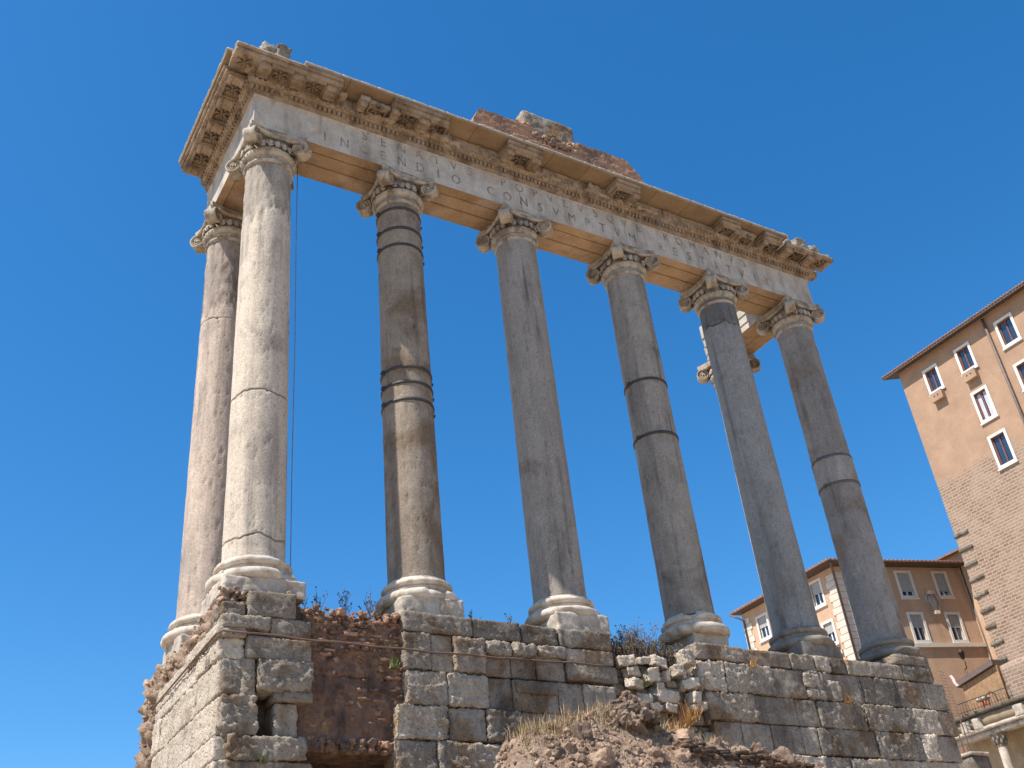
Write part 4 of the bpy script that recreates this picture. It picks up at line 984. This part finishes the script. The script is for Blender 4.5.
hm.add([(p.x, p.y, z) for z in (GZ, HZ) for p in (A_, D_, B_)], [(0, 3, 4, 1), (1, 4, 5, 2)], 1, False)
cI = [HC + Vector((.3, .3, 0)), B_ + Vector((0, .35, 0)), D_ - Vector((0, .3, 0)), A_ + Vector((.3, -.3, 0))]
hm.add([(p.x, p.y, z) for z in (GZ, HZ - .02) for p in cI], [(0, 1, 5, 4), (1, 2, 6, 5), (2, 3, 7, 6), (3, 0, 4, 7), (4, 5, 6, 7)], .3, False)
hbuild(hm, 'wall', M['housel'])
for a, b_, c, d, k in wa: window(hs_, hinv, (HC.x, a, c), (0, 1, 0), (-1, 0, 0), b_ - a, d - c, k)
for a, b_, c, d, k in wb: window(hs_, hinv, HC + HN * a + Vector((0, 0, c)), HN, HNn, b_ - a, d - c, k)
qms = [MB(), MB()]; z = 5.0; k = 0
while z < HZ - .5:
    l1 = .75 if k % 2 else .6
    qm = qms[0]; box(qm, (HC.x - .05, HC.y + .0, z), (HC.x + .05, HC.y + l1, z + .37)); box(qms[1], (HC.x - .05, A_.y - l1, z), (HC.x + .05, A_.y, z + .37))
    obox(qm, HC + HNn * .04 + Vector((0, 0, z)) - HN * .03, HN * l1, -HNn * .1, Vector((0, 0, .37))); z += .40; k += 1
hbuild(qms[0], 'quoin', M['quoin']); hbuild(qms[1], 'quoin', M['quoin'])
sm = MB(); obox(sm, HC + HN * .8 + Vector((0, 0, 9.62)), HN * 10, HNn * .14, Vector((0, 0, .22))); box(sm, (HC.x - .14, HC.y + .8, 9.62), (HC.x, A_.y - .7, 9.84)); hbuild(sm, 'string_course', M['quoin'])
rm = MB(); ov = .68
E0 = [HC + Vector((-ov, 0, 0)) + HNn * ov - HN * .1, B_ + HNn * ov + HN * .5, D_ + HN * .5 + Vector((0, ov, 0)), A_ + Vector((-ov, .35, 0))]
ctr_ = sum(E0, Vector()) / 4
vs = [(p.x, p.y, HZ + .02) for p in E0] + [(p.x, p.y, HZ + .10) for p in E0] + [tuple(p.lerp(ctr_, .75).xy) + (HZ + 1.0,) for p in E0]
rm.add(vs, [(0, 1, 5, 4), (1, 2, 6, 5), (2, 3, 7, 6), (3, 0, 4, 7), (4, 5, 9, 8), (5, 6, 10, 9), (6, 7, 11, 10), (7, 4, 8, 11), (8, 9, 10, 11)], 1, False)
for a, b_ in ((E0[0], E0[1]), (E0[3], E0[0])):
    n_ = int((b_ - a).length / .28)
    for k in range(n_): p = a.lerp(b_, (k + .5) / n_); q = p.lerp(ctr_, .25); tube(rm, [(p.x, p.y, HZ + .10), (q.x, q.y, HZ + .42)], .07, 6, rd.uniform(.7, 1.3))
hro = hbuild(rm, 'roof', M['tile']); em = MB(); em.add(vs[:4], [(3, 2, 1, 0)], 1, False); hbuild(em, 'eave_soffit', M['eave'], hro)
pm = MB(); c = HC + HNn * .14 + Vector((-.14, 0, 0)); tube(pm, [(c.x - .5, c.y - .4, HZ), (c.x, c.y, HZ - .5), (c.x, c.y, 5)], .07, 8); hbuild(pm, 'downpipe', M['pipe']); pm = MB(); c = HC + HN * 8.75 + HNn * .12; tube(pm, [(c.x, c.y, HZ), (c.x, c.y, 5)], .07, 8); hbuild(pm, 'downpipe', M['pipe']); pm = MB()
c = A_; tube(pm, [(c.x - .75, c.y + .3, HZ), (c.x - .6, c.y - .2, HZ - .35), (c.x - .12, c.y - .2, HZ - .5), (c.x - .12, c.y - .2, 8)], .06, 8); hbuild(pm, 'downpipe', M['pipe'])
cm = MB(); c = HC + HN * 6.07 + Vector((0, 0, 12.35))
v, f = ICO[2]; cm.add([c + HN * (p.x * .36) + HNn * (p.y * .16) + Vector((0, 0, p.z * .52 - (.12 * p.x * p.x))) for p in v], f, .8, True)
obox(cm, c - HN * .2 + Vector((0, 0, .48)), HN * .4, HNn * .2, Vector((0, 0, .2)), 1.2); obox(cm, c - HN * .16 + Vector((0, 0, -.75)), HN * .32, HNn * .22, Vector((0, 0, .2)), 1.3)
for sx in (-1, 1): tube(cm, [c + HN * (sx * (.30 + .13 * math.sin(q * .5))) + HNn * .08 + Vector((0, 0, .45 - q * .14)) for q in range(8)], .06, 6, .8)
hbuild(cm, 'coat_of_arms', M['white'])
# roof of the house further behind
bh = thing('rear_house', 'small tiled gable just showing between the peach house and the palazzo', 'house', (54, 24, GZ)); b1 = MB()
box(b1, (50.2, 17.5, GZ), (57, 21.3, 15.5)); o = b1.build('wall', M['housel'], bh); o.matrix_parent_inverse = Matrix.Translation((-54, -24, -GZ))
b1 = MB(); obox(b1, (49.8, 17.2, 15.4), (0, 4.4, 0), (3.85, 0, 1.0), (0, 0, .12)); obox(b1, (57.4, 17.2, 15.4), (0, 4.4, 0), (-3.68, 0, 1.0), (0, 0, .12)); o = b1.build('roof', M['tile'], bh); o.matrix_parent_inverse = Matrix.Translation((-54, -24, -GZ))
# --- portico below
pt = thing('portico', 'yellowish brick portico with a white marble beam and one white column at lower right', 'portico', (41, 11, GZ)); tinv = Matrix.Translation((-41, -11, -GZ))
def tbuild(mb, name, mat, par=None):
    o = mb.build(name, mat, par or pt)
    if par is None: o.matrix_parent_inverse = tinv
    return o
b1 = MB(); rbox(b1, (41.6, 4, GZ), (42.9, 17.5, 3.7), .5, .03, .04, 1, 1, 2); tbuild(b1, 'back_wall', M['portico_wall'])
b1 = MB(); rbox(b1, (39.8, 4, 3.66), (43, 17.4, 3.86), .4, .02, .03, 2, .35, 2); tbuild(b1, 'terrace_slab', M['trav'])
b1 = MB(); rbox(b1, (39.95, 4, 3.12), (40.6, 17.3, 3.64), .3, .03, .03, 2, .7, 5); tbuild(b1, 'upper_course', M['portico_wall'])
b1 = MB(); rbox(b1, (39.85, 4, 2.92), (40.6, 17.3, 3.1), .2, .02, .03, 3, .9, 5); rbox(b1, (39.98, 4, 2.68), (40.5, 17.2, 2.91), .2, .015, .02, 3, .85, 7)
for yy in (14.9, 15.6, 16.3, 12.6): rbox(b1, (39.84, yy, 3.02), (40.0, yy + .5, 3.55), .1, .05, .04, 3, .75, yy)
tbuild(b1, 'marble_beam', M['white'])
for yy in (14.51, 11.2):
    b1 = MB(); lathe(b1, [(.23, GZ + .0), (.23, -1), (.215, 1), (.20, 2.1)], 24, 40.23, yy); co = tbuild(b1, 'column', M['white'])
    b1 = MB(); lathe(b1, [(.20, 2.08), (.24, 2.12), (.21, 2.16), (.23, 2.35), (.30, 2.5), (.40, 2.62), (.42, 2.67)], 24, 40.23, yy, None, .55)
    for k in range(16): a = k * PI / 8; rr = .25 + .06 * (k % 2); ellip(b1, (40.23 + rr * math.cos(a), yy + rr * math.sin(a), 2.3 + .16 * (k % 2)), (.07, .07, .13), tone=.5)
    tbuild(b1, 'capital', M['capital'], co)
b1 = MB(); rbox(b1, (29.6, 8.55, GZ), (30.6, 9.35, -.14), .3, .03, .04, 2, .5, 3); rbox(b1, (29.55, 8.5, -.13), (30.65, 9.4, .0), .12, .02, .03, 3, 1.3, 4)  # paler top slab: sunlight on the top is put into the tone
tag(b1.build('stone_pier', M['trav']), 'dark stone pier with its sunlit top toned paler beside the right end of the podium', 'pier')
ks = thing('terrace_kiosk', 'brown wooden kiosk with a sloping grey lid on the terrace below the palazzo', 'kiosk', (42, 15, 3.86)); kinv = Matrix.Translation((-42, -15, -3.86))
b1 = MB(); vs = [(x, y, z) for x in (41.05, 42.9) for (y, z) in ((13.95, 3.87), (16.15, 3.87), (16.15, 5.45), (13.95, 5.82))]
b1.add(vs, [(0, 1, 2, 3), (7, 6, 5, 4), (1, 5, 6, 2), (0, 3, 7, 4), (3, 2, 6, 7)], 1, False); o = b1.build('body', M['wood'], ks); o.matrix_parent_inverse = kinv
b1 = MB(); obox(b1, (40.85, 16.35, 5.44), (0, -2.35, .40), (2.05, 0, 0), (0, 0, .26), 1); o = b1.build('lid', M['pipe'], ks); o.matrix_parent_inverse = kinv
rlm = MB()
for k in range(19): yy = 13.0 + k * .16; tube(rlm, [(40.0, yy, 3.86), (40.0, yy, 4.42)], .012, 4)
tube(rlm, [(40, 12.9, 4.43), (40, 16, 4.43)], .02, 5); tube(rlm, [(40, 12.9, 4.0), (40, 16, 4.0)], .014, 5)
tube(rlm, [(39.95, 14.45, 3.95), (39.95, 14.3, 4.35), (39.95, 14.0, 4.5), (39.95, 13.8, 4.3), (39.95, 13.75, 3.95)], .025, 5)
tag(rlm.build('terrace_railing', M['iron']), 'thin dark iron railing along the terrace edge above the portico', 'railing')
for yy, lab in ((14.82, 'left of two terracotta pots with pale rims on the terrace edge'), (14.5, 'right of two terracotta pots with pale rims on the terrace edge')):
    pt_ = thing('flower_pot', lab, 'flower pot', (40.2, yy, 3.865), 'terracotta pots on the terrace'); b1 = MB(); lathe(b1, [(.10, 0), (.15, .42)], 20); b1.build('pot_body', M['terracotta'], pt_)
    b1 = MB(); lathe(b1, [(.15, .42), (.20, .43), (.21, .52), (.14, .53)], 20); b1.build('pot_rim', M['white'], pt_)
# wall lantern on the house
c = HC + HN * 6.45 + Vector((0, 0, 8.3)); ln = thing('wall_lantern', 'old iron wall lantern on a curled bracket on the peach house', 'lantern', tuple(c))
b1 = MB(); tube(b1, [HNn * .02 + HN * .3, HNn * .3 + HN * .25 + Vector((0, 0, .02)), HNn * .6], .03, 6); tube(b1, [HNn * .6, HNn * .62 + Vector((0, 0, .3)), HNn * .55 + Vector((0, 0, .45))], .03, 6); b1.build('bracket', M['iron'], ln)
b1 = MB(); cc = HNn * .55; lathe(b1, [(.06, .45), (.10, .48), (.16, .8), (.20, .82), (.05, .98), (.02, 1.05)], 8, cc.x, cc.y); b1.build('lamp_head', M['iron'], ln)

lt_ = MB(); X_ = 39.0; a0, a1, b0, b1 = at(938, 670, 0, X_), at(953, 716, 0, X_), at(944, 671, 0, X_), at(959, 715, 0, X_)
tube(lt_, [a0, a1, a1 + Vector((0, 0, -9))], .03, 6); tube(lt_, [b0, b1, b1 + Vector((0, 0, -9))], .03, 6)
for k in range(15): u = k / 14; tube(lt_, [a0.lerp(a1, u), b0.lerp(b1, min(1, u + .04))], .022, 5)
tag(lt_.build('metal_ladder', M['rust']), 'brown metal ladder standing upright just past the end of the podium wall', 'ladder')
cl = MB(); p0 = at(949, 676, 0, 38.8); cw = []
for i in range(8):
    for j in range(4): cw.append((38.8 + .04 * math.sin(j * 2 + i), p0.y - .05 * j - .03 * i, p0.z - .08 * i))
cl.add(cw, [(i * 4 + j, i * 4 + j + 1, (i + 1) * 4 + j + 1, (i + 1) * 4 + j) for i in range(7) for j in range(3)], 1, True)
M['cloth'] = plain('pink_white_cloth', (.55, .40, .42), .9)
tag(cl.build('hanging_cloth', M['cloth']), 'small pale pink cloth hanging beside the brown metal ladder', 'cloth')
